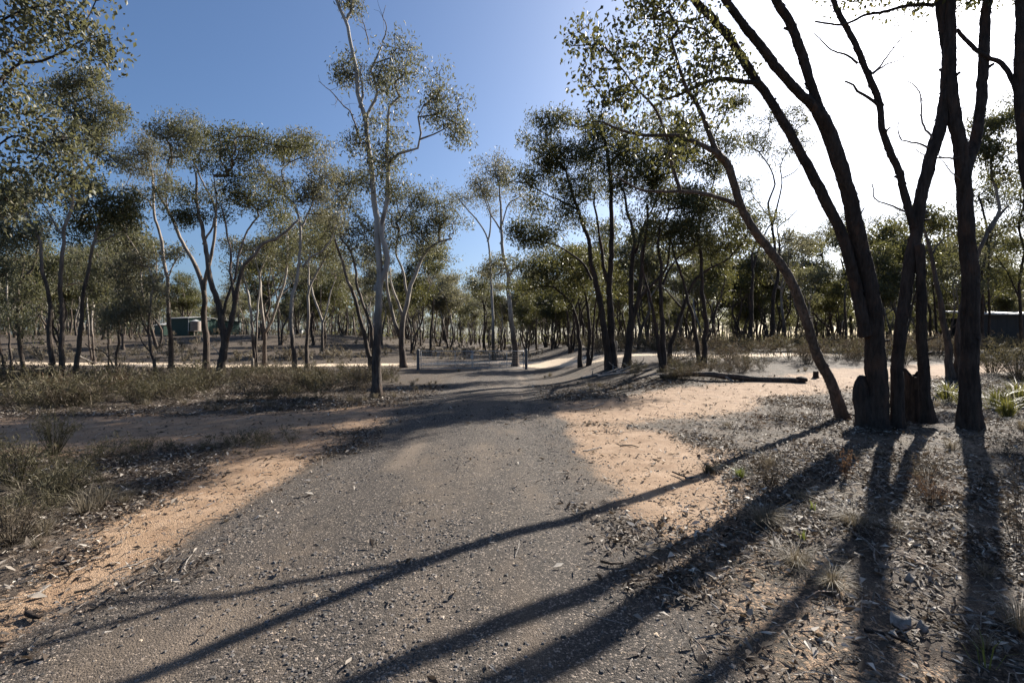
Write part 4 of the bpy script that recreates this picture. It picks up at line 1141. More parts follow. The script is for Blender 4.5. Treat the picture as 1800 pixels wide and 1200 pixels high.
def tuft_mesh(seed, n, h, spread, width, bend=0.5):
    """a tussock: blades arching out from one crown"""
    rg = np.random.default_rng(seed)
    az = rg.random(n) * 6.28
    r0 = rg.random(n) * spread * 0.25
    L = h * (0.5 + 0.7 * rg.random(n))
    o = spread * (0.15 + rg.random(n) ** 0.8)
    d = np.stack([np.cos(az), np.sin(az), np.zeros(n)], 1) + rg.normal(size=(n, 3)) * np.array([0.35, 0.35, 0.10])
    s = np.stack([-np.sin(az + rg.normal(size=n)), np.cos(az), np.zeros(n)], 1) * (width / 2)
    b = d * r0[:, None]
    m = b + d * (o * 0.45)[:, None] + np.array([0, 0, 1]) * (L * 0.65)[:, None]
    t = b + d * (o * (0.9 + bend))[:, None] + np.array([0, 0, 1]) * (L * (1.0 - 0.45 * bend * rg.random(n)))[:, None]
    b = b - np.array([0, 0, 0.03])
    V = np.stack([b - s, b + s, m + s * 0.8, m - s * 0.8, t], 1).reshape(-1, 3)
    i = np.arange(n)[:, None] * 5
    mb = MB(); mb.add(V, i + np.array([[0, 1, 2, 3]]), i + np.array([[3, 2, 4]]))
    return mb


def stuff_from(name, label, cat, mat, items, templates):
    """one uncountable mass of plants: every item (x, y, scale, turn, template)"""
    mb = MB()
    T = [(np.concatenate(t.v), np.concatenate(t.q) if t.q else None, np.concatenate(t.t) if t.t else None) for t in templates]
    for x, y, s, a, k in items:
        V, Q, Tr = T[k]
        c, n = math.cos(a), math.sin(a)
        R = np.array([[c, -n, 0], [n, c, 0], [0, 0, 1]]) * s
        mb.add(V @ R.T + np.array([x, y, hz(x, y)]), Q, Tr)
    o = mb.obj(name, mat)
    return setp(o, label, cat, None, 'stuff')


def undergrowth():
    rg = np.random.default_rng(77)
    low = [shrub_mesh(300 + k, 0.55, 0.55, 13, 11, 0.10, 0.15) for k in range(4)]
    big = [shrub_mesh(310 + k, 0.8, 0.95, 16, 13, 0.13, 0.16) for k in range(4)]
    dry = [tuft_mesh(320 + k, 110, 0.26, 0.24, 0.006, 0.8) for k in range(4)]
    far_low = [shrub_mesh(330 + k, 0.6, 0.6, 5, 10, 0.20, 0.22) for k in range(4)]
    far_dry = [tuft_mesh(340 + k, 26, 0.30, 0.28, 0.02, 0.7) for k in range(4)]
    # heath strip left of the road, behind the dirt track
    items, items2 = [], []
    for i in range(2600):
        y = 11.0 + 16 * rg.random()
        x = -3.6 - rg.random() * (y * 1.12 - 3.0)
        td = float(polydist(np.array([x]), np.array([y]), TRACK)[0])
        lim = 2.2 + 0.8 * fbm(x, y, 2)
        if td < lim or y > 22.0 + 2 * fbm(x / 3, y / 3): continue
        gap = fbm(x / 2.0 + 8, y / 2.0, 2)
        if gap < 0.49: continue
        if x > -6.5 and y < 19 and rg.random() < 0.75: continue     # thin litter round the pale gum
        (items if rg.random() < 0.6 else items2).append((x, y, (0.40 + 0.6 * rg.random() ** 1.5) * (0.75 + 0.4 * sstep(11, 17, y)) * (0.45 + 1.3 * fbm(x / 1.7 + 50, y / 1.7 + 9, 2)) * (1 - 0.4 * sstep(16, 22, y)), rg.random() * 6.28, int(rg.integers(8))))
    stuff_from('undergrowth', 'low olive heath scrub in a strip left of the road', 'undergrowth', M['shrub'], items[:300], low + big)
    stuff_from('undergrowth', 'dry brown twiggy scrub mixed through the strip left of the road', 'undergrowth', M['shrub_brown'], items2[:240], low + big)
    # right: grey-brown scrub beyond the dirt track
    items, items2 = [], []
    for i in range(2600):
        y = 17 + 30 * rg.random() ** 2.0
        x = 5 + rg.random() * (y * 1.15)
        if x > y * 1.15: continue
        if float(polydist(np.array([x]), np.array([y]), TRACK)[0]) < 2.3 or float(polydist(np.array([x]), np.array([y]), PALE)[0]) < 1.5: continue
        px = 900 + FPX * x / y
        if px < 1160 and y < 24: continue
        if fbm(x / 4 + 3, y / 4 + 9, 2) < 0.40: continue
        (items if rg.random() < 0.5 else items2).append((x, y, (0.6 + 0.8 * rg.random()) * (0.5 + 0.5 * float(sstep(18, 25, y))), rg.random() * 6.28, int(rg.integers(4))))
    stuff_from('undergrowth', 'olive scrub behind the fallen log right of the road', 'undergrowth', M['shrub'], items[:190], big)
    stuff_from('undergrowth', 'grey-brown dry scrub behind the fallen log right of the road', 'undergrowth', M['shrub_brown'], items2[:240], big)
    # far scrub closing the foot of the wood
    items = []
    for i in range(560):
        y = 44 + 80 * rg.random()
        x = (rg.random() * 2 - 1) * y * 1.15
        px = 900 + FPX * x / y
        if px < 960 and (y < 75 or rg.random() < 0.4): continue
        if fbm(x / 9 + 3, y / 9, 2) < 0.38: continue
        items.append((x, y, 0.9 + 1.2 * rg.random(), rg.random() * 6.28, int(rg.integers(4))))
    stuff_from('undergrowth', 'dull far scrub at the foot of the wood', 'undergrowth', M['shrub_brown'], items, far_low)
    # tussocks and dead sticks on the open slope beyond the pale track
    items = []
    for i in range(1500):
        y = 38 + 50 * rg.random() ** 1.3
        x = 2 - rg.random() * y * 1.12
        if float(polydist(np.array([x]), np.array([y]), PALE)[0]) < 2.6 or fbm(x / 5, y / 5 + 3, 2) < 0.45: continue
        items.append((x, y, 0.8 + 1.3 * rg.random(), rg.random() * 6.28, int(rg.integers(8))))
    stuff_from('grass', 'dry tussocks and low scrub on the open slope beyond the pale track', 'grass', M['straw'], items[:420], far_dry + far_low)
    # sparse dry grass on the forest floor
    items = []
    for i in range(4200):
        y = 2.5 + 40 * rg.random() ** 1.5
        x = (rg.random() * 2 - 1) * (y * 1.15 + 1)
        r, d, l, p = [float(v) for v in zones(np.array(x), np.array(y))]
        if l < 0.85 or fbm(x * 0.6, y * 0.6 + 40, 2) < 0.50: continue
        if 1.0 < x < 9 and y < 12 and rg.random() < 0.88: continue
        items.append((x, y, 0.35 + 0.6 * rg.random(), rg.random() * 6.28, int(rg.integers(4))))
    stuff_from('grass', 'thin dry grass scattered over the forest floor', 'grass', M['straw'], items[:330], dry)
    # green-grey low plants beside the left verge
    items = []
    for i in range(900):
        y = 3.2 + 4.6 * rg.random()
        x = -4.2 - 0.25 * (5 - y) - rg.random() ** 1.3 * 4.2
        if fbm(x * 0.9 + 20, y * 0.9, 2) < 0.40: continue
        if float(polydist(np.array([x]), np.array([y]), TRACK)[0]) < 1.4: continue
        items.append((x, y, 0.22 + 0.40 * rg.random() ** 1.5, rg.random() * 6.28, int(rg.integers(4))))
    stuff_from('undergrowth', 'low grey-green plants among the litter at the near left verge', 'undergrowth', M['shrub'], items[:170], low)
    items = [(x + rg.normal() * 0.3, y + rg.normal() * 0.3, s * 0.75, a, k) for x, y, s, a, k in items[:110]]
    stuff_from('grass', 'fine dry grass at the near left verge', 'grass', M['straw'], items, dry)


undergrowth()


def plant(name, label, px, py, mb, mat, scale=1.0, cat='shrub', group=None):
    p = ghit(px, py)
    me = mb.mesh(name, M[mat], False)
    o = link_mesh(name, me, None, p)
    o.scale = (scale,) * 3
    o.rotation_euler = (0, 0, px * 0.37)
    return setp(o, label, cat, group)


# single plants that stand out
plant('wiry_bush', 'round grey-brown wiry bush in the litter, upper of two beside the tree shadow', 1352, 852, shrub_mesh(400, 0.34, 0.42, 60, 10, 0.05, 0.12, 1), 'shrub_brown')
plant('grass_tussock', 'pale arching grass tussock below the round wiry bush', 1345, 925, tuft_mesh(401, 420, 0.19, 0.17, 0.0035, 0.75), 'straw', 1, 'tussock')
plant('grass_tussock', 'pale drooping grass tussock beside the trunk shadow near the bottom right', 1462, 1040, tuft_mesh(402, 300, 0.13, 0.14, 0.0035, 0.8), 'straw', 1, 'tussock')
plant('grass_tussock', 'small bright green grass tuft beside the round wiry bush', 1300, 842, tuft_mesh(403, 150, 0.14, 0.10, 0.005, 0.6), 'sprout', 1, 'tussock')
plant('grass_tussock', 'small olive grass tuft on the shadow line, left of the bright green tuft', 1245, 832, tuft_mesh(404, 140, 0.14, 0.12, 0.005, 0.6), 'shrub', 1, 'tussock')
plant('dry_bush', 'brown brittle bush with fine twigs below the near trunks', 1630, 850, shrub_mesh(405, 0.36, 0.52, 50, 9, 0.05, 0.14, 1), 'shrub_brown')
plant('dry_bush', 'darker dead bush left of the thick trunk shadow', 1640, 885, shrub_mesh(406, 0.30, 0.30, 60, 8, 0.04, 0.12, 1), 'shrub_red')
plant('dry_bush', 'small rust-coloured bush at the start of the near tree shadows', 1485, 842, shrub_mesh(407, 0.16, 0.42, 18, 14, 0.04, 0.3, 1), 'shrub_red')
plant('twiggy_bush', 'bare twiggy bush beside the foot of the leaning tree', 1437, 735, shrub_mesh(408, 0.75, 0.95, 26, 3, 0.05, 0.14, 1.6), 'shrub_brown')
plant('dry_bush', 'fine grey bush in the litter below the leaning tree', 1370, 742, shrub_mesh(409, 0.45, 0.5, 40, 6, 0.05, 0.12, 1), 'shrub_brown')
plant('dry_bush', 'low brown bush at the edge of the dirt track, left of the leaning tree', 1330, 755, shrub_mesh(410, 0.35, 0.35, 30, 8, 0.05, 0.12, 1), 'shrub_red')
plant('thin_bush', 'thin upright dead bush at the right picture edge', 1788, 960, shrub_mesh(411, 0.25, 0.8, 24, 6, 0.04, 0.14, 1.2), 'shrub_brown')
plant('thin_bush', 'scraggly bush right of the thickest near trunk', 1760, 800, shrub_mesh(412, 0.45, 0.5, 40, 8, 0.05, 0.14, 1), 'shrub_brown')
plant('grass_tussock', 'wispy grey tussock in the litter between two trunk shadows', 1400, 1000, tuft_mesh(413, 260, 0.16, 0.17, 0.003, 0.9), 'straw', 1, 'tussock')
plant('grass_tussock', 'flat dry tussock inside the fourth shadow from the left', 1500, 925, tuft_mesh(414, 300, 0.15, 0.20, 0.003, 0.9), 'straw', 1, 'tussock')
for k, (x, y, s, lab) in enumerate([(1665, 708, 1.0, 'yellow-green sedge clump between the stump and the thickest near trunk'), (1752, 722, 1.0, 'yellow-green sedge clump right of the thickest near trunk'),
                                    (1790, 715, 1.15, 'tall sedge clump at the right picture edge'), (1695, 715, 0.85, 'small sedge clump close against the thickest near trunk'), (1772, 735, 0.8, 'low sedge clump in front of the two at the right edge')]):
    plant('sedge', lab, x, y, tuft_mesh(430 + k, 150, 0.62, 0.34, 0.016, 0.55), 'sedge', s, 'sedge')
plant('sprout', 'green shoots coming up in the bottom right corner', 1735, 1185, tuft_mesh(440, 9, 0.17, 0.10, 0.008, 0.3), 'sprout', 1, 'shoots')
plant('sprout', 'tiny green shoot inside the third tree shadow', 1428, 905, tuft_mesh(441, 10, 0.12, 0.05, 0.012, 0.3), 'sprout', 1, 'shoots')
plant('sprout', 'yellow-green shoot below the tiny shoot, at the shadow edge', 1412, 955, tuft_mesh(442, 10, 0.11, 0.05, 0.010, 0.3), 'sprout', 1, 'shoots')
plant('heath_bush', 'olive bush standing out before the left dirt track', 95, 800, shrub_mesh(450, 0.34, 0.75, 60, 16, 0.05, 0.16), 'shrub')
plant('heath_bush', 'feathery grey-green bush at the left picture edge', 30, 860, shrub_mesh(451, 0.42, 0.62, 70, 16, 0.05, 0.16), 'shrub')
plant('heath_bush', 'low olive bush right of the feathery bush', 110, 880, shrub_mesh(452, 0.40, 0.42, 60, 14, 0.05, 0.16), 'shrub')
plant('heath_bush', 'grey straggling bush below the feathery bush at the left edge', 20, 960, shrub_mesh(453, 0.36, 0.36, 60, 10, 0.045, 0.14), 'shrub_brown')
for k, (x, y, s, mt, lab) in enumerate([
        (245, 712, 1.1, 'shrub', 'dark olive bush at the shadow edge below the bushy saplings'), (300, 700, 1.2, 'shrub', 'broad olive bush below the green shed'),
        (90, 700, 1.1, 'shrub_red', 'rusty dead bush at the foot of the twin-stemmed tree'), (205, 690, 1.0, 'shrub_red', 'reddish dry bush among olive scrub left of the shed'),
        (440, 672, 1.0, 'shrub', 'bright olive bush right of the deep-V tree'), (330, 672, 1.0, 'shrub', 'leafy bush at the foot of the deep-V tree'),
        (480, 690, 1.1, 'shrub_brown', 'pale dry bush in front of the smooth white stem'), (560, 668, 1.0, 'shrub_brown', 'straw-coloured bush right of the smooth white stem'),
        (600, 655, 0.9, 'shrub', 'green bush left of the tall pale gum'), (130, 715, 1.0, 'shrub', 'pale olive bush in the sun at the far left of the strip'),
        (1745, 655, 1.8, 'shrub', 'large dark bush before the long low roof'), (1785, 660, 1.9, 'shrub', 'large dark bush at the right picture edge behind the sedges'),
        (1590, 640, 1.4, 'shrub', 'yellowish bush seen between the near trunks'), (1115, 660, 0.9, 'shrub', 'low green bush before the fallen log'),
        (1290, 640, 1.3, 'shrub_brown', 'grey brushy bush behind the fallen log'), (1420, 640, 1.4, 'shrub_brown', 'tangled dry bush behind the leaning tree')]):
    plant('heath_bush', lab, x, y, shrub_mesh(460 + k, 0.62, 0.72, 46, 22, 0.075, 0.17), mt, s)


# ------------------------------------------------------------------ litter, gravel, sticks
def scatter_litter():
    rg = np.random.default_rng(5)
    n = 600000
    y = 0.8 + 17 * rg.random(n) ** 1.95
    x = (rg.random(n) * 2 - 1) * (y * 1.13 + 1.8)
    r, d, l, p = zones(x, y)
    patch = fbm(x * 0.8 + 60, y * 0.8 + 3, 3)
    w = np.clip(l, 0, 1) * (0.10 + 0.9 * sstep(0.36, 0.60, patch)) * np.where(x > 0, 1.0, 0.75) + 0.025 * d + 0.003 * r
    edge = sstep(1.0, 0.0, np.abs(d - 0.5) * 2) * 0.02
    keep = rg.random(n) < np.clip(w * 1.5 + edge, 0, 1) * 0.9
    x, y = x[keep], y[keep]
    n = len(x)
    z = height(x, y) + 0.012 + 0.03 * rg.random(n) ** 2
    az = rg.random(n) * 6.28
    tilt = rg.normal(size=n) * 0.35
    ax = norm(np.stack([np.cos(az), np.sin(az), tilt], 1))
    sd = norm(np.cross(ax, np.stack([rg.normal(size=n) * 0.4, rg.normal(size=n) * 0.4, np.ones(n)], 1)))
    up = np.cross(sd, ax)
    L = ((0.018 + 0.062 * rg.random(n) ** 2.0) * (1 + 0.06 * y))[:, None]
    W = L * (0.16 + 0.40 * rg.random(n) ** 2)[:, None]
    C = np.stack([x, y, z], 1)
    j1 = 0.35 * (rg.random((n, 1)) - 0.5); j2 = 0.35 * (rg.random((n, 1)) - 0.5)
    V = np.stack([C - ax * L / 2, C + sd * W / 2 + up * W * 0.3 + ax * L * j1, C + ax * L / 2 + up * L * 0.16 * rg.normal(size=(n, 1)), C - sd * W / 2 + up * W * 0.3 + ax * L * j2], 1).reshape(-1, 3)
    mb = MB(); mb.add(V, np.arange(n)[:, None] * 4 + np.array([[0, 1, 2, 3]]))
    setp(mb.obj('leaf_litter', M['litter']), 'dry curled gum leaves and bark scraps covering the forest floor', 'leaf litter', None, 'stuff')
    # fine twigs
    n = 5200
    y = 1.8 + 14 * rg.random(n) ** 1.5
    x = (rg.random(n) * 2 - 1) * (y * 1.1 + 0.5)
    r, d, l, p = zones(x, y)
    keep = rg.random(n) < l * 0.9 + 0.12 * d + 0.04 * r
    x, y = x[keep], y[keep]; n = len(x)
    mb = MB()
    z = height(x, y)
    for k in range(n):
        a = rg.random() * 6.28; L = 0.06 + 0.22 * rg.random() ** 2
        dv = np.array([math.cos(a), math.sin(a), rg.normal() * 0.12]) * L
        c = np.array([x[k], y[k], z[k] + 0.018])
        P = np.array([c - dv / 2, c + rg.normal(size=3) * 0.06 * L + np.array([0, 0, 0.008]), c + dv / 2])
        tube(mb, P, np.array([1, 0.9, 0.5]) * (0.0025 + 0.003 * rg.random()), 3, False)
    setp(mb.obj('twig_litter', M['dead']), 'fine grey twigs strewn through the leaf litter', 'twig litter', None, 'stuff')


def stones(name, label, mat, x, y, size, rg):
    n = len(x)
    z = height(x, y)
    a = rg.random(n) * 6.28
    base = np.array([[-1, -1, -0.4], [1, -1, -0.4], [1, 1, -0.4], [-1, 1, -0.4], [-0.55, -0.55, 0.6], [0.6, -0.5, 0.6], [0.5, 0.6, 0.6], [-0.6, 0.5, 0.6]]) * 0.5
    B = np.repeat(base[None], n, 0) * (0.65 + 0.7 * rg.random((n, 8, 1)))
    B = B * (np.stack([0.8 + 0.5 * rg.random(n), 0.7 + 0.4 * rg.random(n), 0.45 + 0.5 * rg.random(n)], 1) * size[:, None])[:, None]
    c, s = np.cos(a)[:, None], np.sin(a)[:, None]
    V = np.stack([B[..., 0] * c - B[..., 1] * s, B[..., 0] * s + B[..., 1] * c, B[..., 2]], -1)
    V = V + np.stack([x, y, z + size * 0.08], 1)[:, None]
    q = np.array([[4, 5, 6, 7], [0, 1, 5, 4], [1, 2, 6, 5], [2, 3, 7, 6], [3, 0, 4, 7]])
    mb = MB(); mb.add(V.reshape(-1, 3), (np.arange(n)[:, None, None] * 8 + q[None]).reshape(-1, 4))
    return setp(mb.obj(name, M[mat]), label, 'gravel', None, 'stuff')


def scatter_gravel():
    rg = np.random.default_rng(6)
    n = 150000
    y = 1.8 + 10 * rg.random(n) ** 1.6
    x = -0.85 + (rg.random(n) * 2 - 1) * 3.2
    r, d, l, p = zones(x, y)
    loose = sstep(0.40, 0.64, fbm(x * 1.1 + 15, y * 0.6 + 30, 3)) + 0.10 + 0.5 * sstep(1.1, 1.9, np.abs(x + 0.85))
    keep = rg.random(n) < np.clip(r * loose, 0, 1) * 0.45 + 0.10 * d * (x < 2)
    x, y = x[keep][:22000], y[keep][:22000]
    size = 0.006 + 0.020 * rg.random(len(x)) ** 3.2
    stones('gravel', 'loose dark grey gravel chips lying on the road', 'stone', x, y, size, rg)
    n = 22000
    y = 1.8 + 12 * rg.random(n) ** 1.5
    x = (rg.random(n) * 2 - 1) * (y + 1)
    r, d, l, p = zones(x, y)
    keep = rg.random(n) < 0.5 * d
    stones('gravel', 'small reddish pebbles and clods on the orange dirt', 'stone_red', x[keep][:7000], y[keep][:7000], 0.008 + 0.022 * rg.random(keep.sum())[:7000] ** 3, rg)


scatter_litter()
scatter_gravel()


def stick(label, pts, r, mat='dead', name='stick', forks=1):
    rg = np.random.default_rng(int(pts[0][0] * 7 + pts[0][1]))
    G = np.array([ghit(*p) for p in pts])
    G[:, 2] += r * 1.1 + 0.01
    S = spline(G, 0.06)
    S[1:-1] += rg.normal(size=S[1:-1].shape) * 0.004
    mb = MB()
    tube(mb, S, np.linspace(r, r * 0.55, len(S)), 7, True, 0.25, 0, int(pts[0][0]))
    L = np.linalg.norm(S[-1] - S[0])
    for k in range(forks):
        a = S[len(S) // 2 + k - 1]
        e = a + (S[-1] - a) * 0.6 + np.array([rg.normal() * 0.12, rg.normal() * 0.12, 0.03 + 0.03 * rg.random()]) * L
        P = spline([a, (a + e) / 2 + rg.normal(size=3) * 0.01, e], 0.06)
        tube(mb, P, np.linspace(r * 0.55, r * 0.25, len(P)), 5)
    return setp(mb.obj(name, M[mat], None, True, S[0]), label, 'stick')


stick('pale straight stick on the reddish litter between the second and third shadows', [(1222, 938), (1245, 950), (1268, 966)], 0.012)
stick('dark short stick crossing the litter, right of the pale straight stick', [(1272, 948), (1288, 940), (1302, 934)], 0.011, 'char')
stick('small pale stick below the pale straight stick', [(1178, 962), (1195, 976)], 0.010)
stick('thin forked stick at the left part of the gravel road', [(323, 1010), (330, 990), (338, 982)], 0.006)
stick('curved dark stick lying beside the small olive tuft', [(1182, 833), (1205, 842), (1225, 844)], 0.012, 'char')
stick('long curved twig above the bright green tuft', [(1250, 806), (1262, 820), (1290, 826)], 0.010, 'char')
stick('weathered stick on the orange dirt beside the gravel edge', [(1025, 796), (1045, 792), (1056, 788)], 0.012)
stick('dark twig on the orange dirt above the weathered stick', [(1090, 786), (1110, 785), (1122, 789)], 0.011, 'char')
stick('brown bark strip on the gravel at the second shadow', [(1056, 993), (1075, 996), (1096, 998)], 0.012, 'stumpwood', 'bark_strip', 0)
stick('thin pale twig standing in the gravel edge at the first shadow', [(1100, 965), (1098, 978), (1102, 984)], 0.006)
stick('pale strip of bark on the left verge', [(48, 1060), (70, 1048), (88, 1038)], 0.010, 'dead', 'bark_strip', 0)
stick('dark stick near the left picture edge on the orange verge', [(130, 1052), (160, 1040), (182, 1029)], 0.008, 'char', 'stick', 0)
stick('broken dark branch piece on the orange verge at the bottom left', [(48, 1093), (66, 1094), (80, 1091)], 0.018, 'char', 'stick', 1)
stick('curved twig on the shaded dirt track at the left', [(322, 770), (335, 767), (346, 764)], 0.012)
stick('grey branch lying in the litter below the near trunks', [(1500, 940), (1530, 965), (1538, 990)], 0.010)
stick('long bleached twig between the two right-hand trunk shadows', [(1590, 985), (1630, 1005), (1648, 1040)], 0.013)
stick('dark branch lying across the litter near the bottom right', [(1520, 1118), (1570, 1130), (1610, 1145)], 0.012, 'char')
stick('thin branch along the sunlit litter right of the thick shadow', [(1690, 1090), (1720, 1130), (1760, 1150)], 0.010)
stick('pale bent stick by the foot of the thickest near trunk', [(1640, 755), (1665, 765), (1690, 772)], 0.014)
stick('crooked twig on the sunlit verge left of the gravel road', [(200, 1010), (240, 995), (262, 988)], 0.006)
stick('fallen thin branch on the dirt track near the fallen log', [(1010, 722), (1040, 718), (1060, 712)], 0.014)
for k, (x, y) in enumerate([(1205, 845), (1425, 1025), (1265, 1010), (1190, 1062)]):
    stick(['dark clump of curved bark under the small olive tuft', 'pale curl of bark inside the lowest shadow', 'flat bark scrap beside the third shadow', 'pale bark scrap among red clods at the gravel edge'][k], [(x, y), (x + 14, y - 3), (x + 26, y)], 0.012, 'dead', 'bark_strip', 0)
# pale curled bark pieces near the bottom right
def bark_curl(label, px, py, L, w, rz):
    p = ghit(px, py)
    t = np.linspace(-1, 1, 9); a = np.linspace(-1.3, 1.3, 7)
    V = np.array([[x * L / 2, math.sin(b) * w * (1 - 0.25 * x * x), (1 - math.cos(b)) * w * 0.5 + 0.03 + 0.02 * math.sin(3 * x)] for x in t for b in a])
    V2 = V + np.array([0, 0, 0.006])
    c, s = math.cos(rz), math.sin(rz)
    R = np.array([[c, -s, 0], [s, c, 0], [0, 0, 1]])
    i = np.arange(8)[:, None] * 7 + np.arange(6)[None]
    Q = np.stack([i, i + 1, i + 8, i + 7], -1).reshape(-1, 4)
    mb = MB(); mb.add(V @ R.T, Q[:, ::-1]); mb.add(V2 @ R.T, Q)
    o = mb.obj('bark_curl', M['dead'], None, True); o.location = p
    setp(o, label, 'bark')
bark_curl('bright curled piece of bark in the bottom right litter', 1583, 1108, 0.13, 0.05, 0.9)
bark_curl('small pale bark scrap right of the bright curled piece', 1622, 1120, 0.07, 0.03, 0.2)
bark_curl('bright flat bark scrap in the litter above the curled piece', 1600, 1032, 0.08, 0.03, 0.1)
bark_curl('red-brown broken wood lying in the bushes at the left edge', 28, 848, 0.26, 0.07, 2.5)

# ------------------------------------------------------------------ log, stumps
def fallen_log():
    root_p = ghit(1260, 668)
    root = empty('fallen_log', root_p, 'long weathered grey log lying across behind the dirt track', 'log')
    px = [(1160, 660), (1185, 662), (1215, 660), (1245, 662), (1290, 664), (1340, 668), (1380, 669), (1404, 670)]
    rad = [0.05, 0.08, 0.09, 0.10, 0.095, 0.09, 0.09, 0.08]
    G = np.array([ghit(*p) for p in px]); G[:, 1] = root_p[1] + np.linspace(0.4, -0.5, len(px)); G[:, 0] = [(p[0] - 900) / FPX * g[1] for p, g in zip(px, G)]
    G[:, 2] = [hz(g[0], g[1]) for g in G]; G[:, 2] += np.array(rad) * 0.75 + np.array([0, .03, .10, .12, .06, 0, 0, 0])
    S = spline(G, 0.1)
    R = np.interp(np.linspace(0, 1, len(S)), np.linspace(0, 1, len(rad)), rad)
    mb = MB(); tube(mb, S, R, 14, True, 0.22, 0, 9)
    mb.obj('log_body', M['log'], root, True, root_p)
    mb = MB()
    e = S[-1]
    tube(mb, np.array([e + [-0.05, 0, 0], e + [0.10, 0, 0.02], e + [0.26, -0.03, 0.05]]), np.array([0.11, 0.14, 0.08]), 12, True, 0.5, 0, 5)
    mb.obj('root_end', M['char'], root, True, root_p)
    for k, (a, dx, dz) in enumerate([(0.08, -0.9, 0.10), (0.15, -0.5, 0.3), (0.45, 0.2, -0.12)]):
        s = S[int(a * len(S))]
        mb = MB()
        P = spline([s, s + [dx * 0.5, -0.15, dz * 0.7], s + [dx, -0.35, dz - 0.05]], 0.08)
        tube(mb, P, np.linspace(0.055, 0.02, len(P)), 7, True, 0.2)
        mb.obj('broken_branch', M['dead'], root, True, root_p)


fallen_log()


def dead_branch(label, pts, r, lift):
    G = np.array([ghit(*p) for p in pts])
    G[:, 1] = G[:, 1].mean() + np.linspace(-0.4, 0.4, len(G))
    for g, p, l in zip(G, pts, lift):
        g[0] = (p[0] - 900) / FPX * g[1]; g[2] = hz(g[0], g[1]) + r * 0.8 + l
    S = spline(G, 0.1)
    mb = MB(); tube(mb, S, np.linspace(r, r * 0.4, len(S)), 9, True, 0.22, 0, int(pts[0][0]))
    rg = np.random.default_rng(int(pts[0][0]))
    for k in range(4):
        a = S[rg.integers(len(S) // 4, len(S) - 1)]
        e = a + np.array([rg.normal() * 0.4, rg.normal() * 0.3, 0.12 + 0.25 * rg.random()])
        P = spline([a, (a + e) / 2 + rg.normal(size=3) * 0.05, e], 0.08)
        tube(mb, P, np.linspace(r * 0.4, 0.006, len(P)), 5)
    setp(mb.obj('fallen_branch', M['dead'], None, True, S[0]), label, 'branch')


dead_branch('bleached fallen branch lying in the shade left of the log', [(1022, 664), (1045, 660), (1075, 659), (1095, 655)], 0.07, [0, 0, .02, .1])
dead_branch('pale broken branch rising from the ground between the log and the three close stems', [(1082, 662), (1095, 655), (1115, 648), (1135, 645)], 0.07, [0, .06, .12, .15])
dead_branch('dark dead branch lying in the shade of the three close stems', [(1050, 655), (1075, 658), (1110, 664), (1150, 662)], 0.06, [.08, .05, 0, 0])
dead_branch('pale dead branch slanting down in front of the scrub, right of the leaning dark tree', [(139, 625), (150, 638), (165, 649), (179, 658)], 0.05, [.55, .35, .1, 0])
dead_branch('slanting bare pole leaning against the deep-V tree', [(384, 652), (372, 625), (358, 605), (345, 597)], 0.045, [0, .7, 1.4, 1.7])


def stump(label, px, py, r, h, mat, hollow=True, seed=1):
    p = ghit(px, py)
    root = empty('stump', p, label, 'stump')
    rg = np.random.default_rng(seed)
    n, rings = 18, 9
    a = np.linspace(0, 2 * math.pi, n, endpoint=False)
    zz = np.linspace(-0.08, 1, rings)
    top = h * (0.85 + 0.25 * vnoise(np.arange(n) * 0.8, np.full(n, seed * 3.3)))
    def shell(rs, gap):
        V = []
        for z in zz:
            rr = rs * (1 + 0.45 * math.exp(-max(z, 0) / 0.15)) * (1 + 0.12 * (vnoise(np.arange(n) * 0.9 + seed, np.full(n, z * 4)) - 0.5))
            V.append(np.stack([np.cos(a) * rr, np.sin(a) * rr, z * top], 1))
        V = np.concatenate(V)
        Q = []
        for i in range(rings - 1):
            for j in range(n):
                ang = a[j]
                if gap and i < rings * 0.6 and -2.2 < (ang - 2 * math.pi if ang > math.pi else ang) < -1.0: continue
                k = (j + 1) % n
                Q.append([i * n + j, i * n + k, (i + 1) * n + k, (i + 1) * n + j])
        return V, np.array(Q)
    mb = MB(); V, Q = shell(r, hollow); mb.add(V, Q)
    Vi, Qi = shell(r * 0.72, False)
    # rim between the outer and the inner wall
    o = (rings - 1) * n
    mb.mesh
    rim = MB()
    j = np.arange(n); k = (j + 1) % n
    rim.add(np.vstack([V[o:], Vi[o:]]), np.stack([j, k, k + n, j + n], 1))
    mb.obj('shell', M[mat], root, True)
    rim.obj('broken_rim', M['stumpwood'], root, False)
    mi = MB(); mi.add(Vi, Qi[:, ::-1]); mi.obj('burnt_hollow', M['char'], root, True)


stump('hollow burnt stump with a jagged top, between the near trunks', 1605, 742, 0.15, 1.0, 'stumpwood', True, 3)
stump('short dark stump beside the end of the fallen log', 1434, 664, 0.09, 0.24, 'char', False, 5)


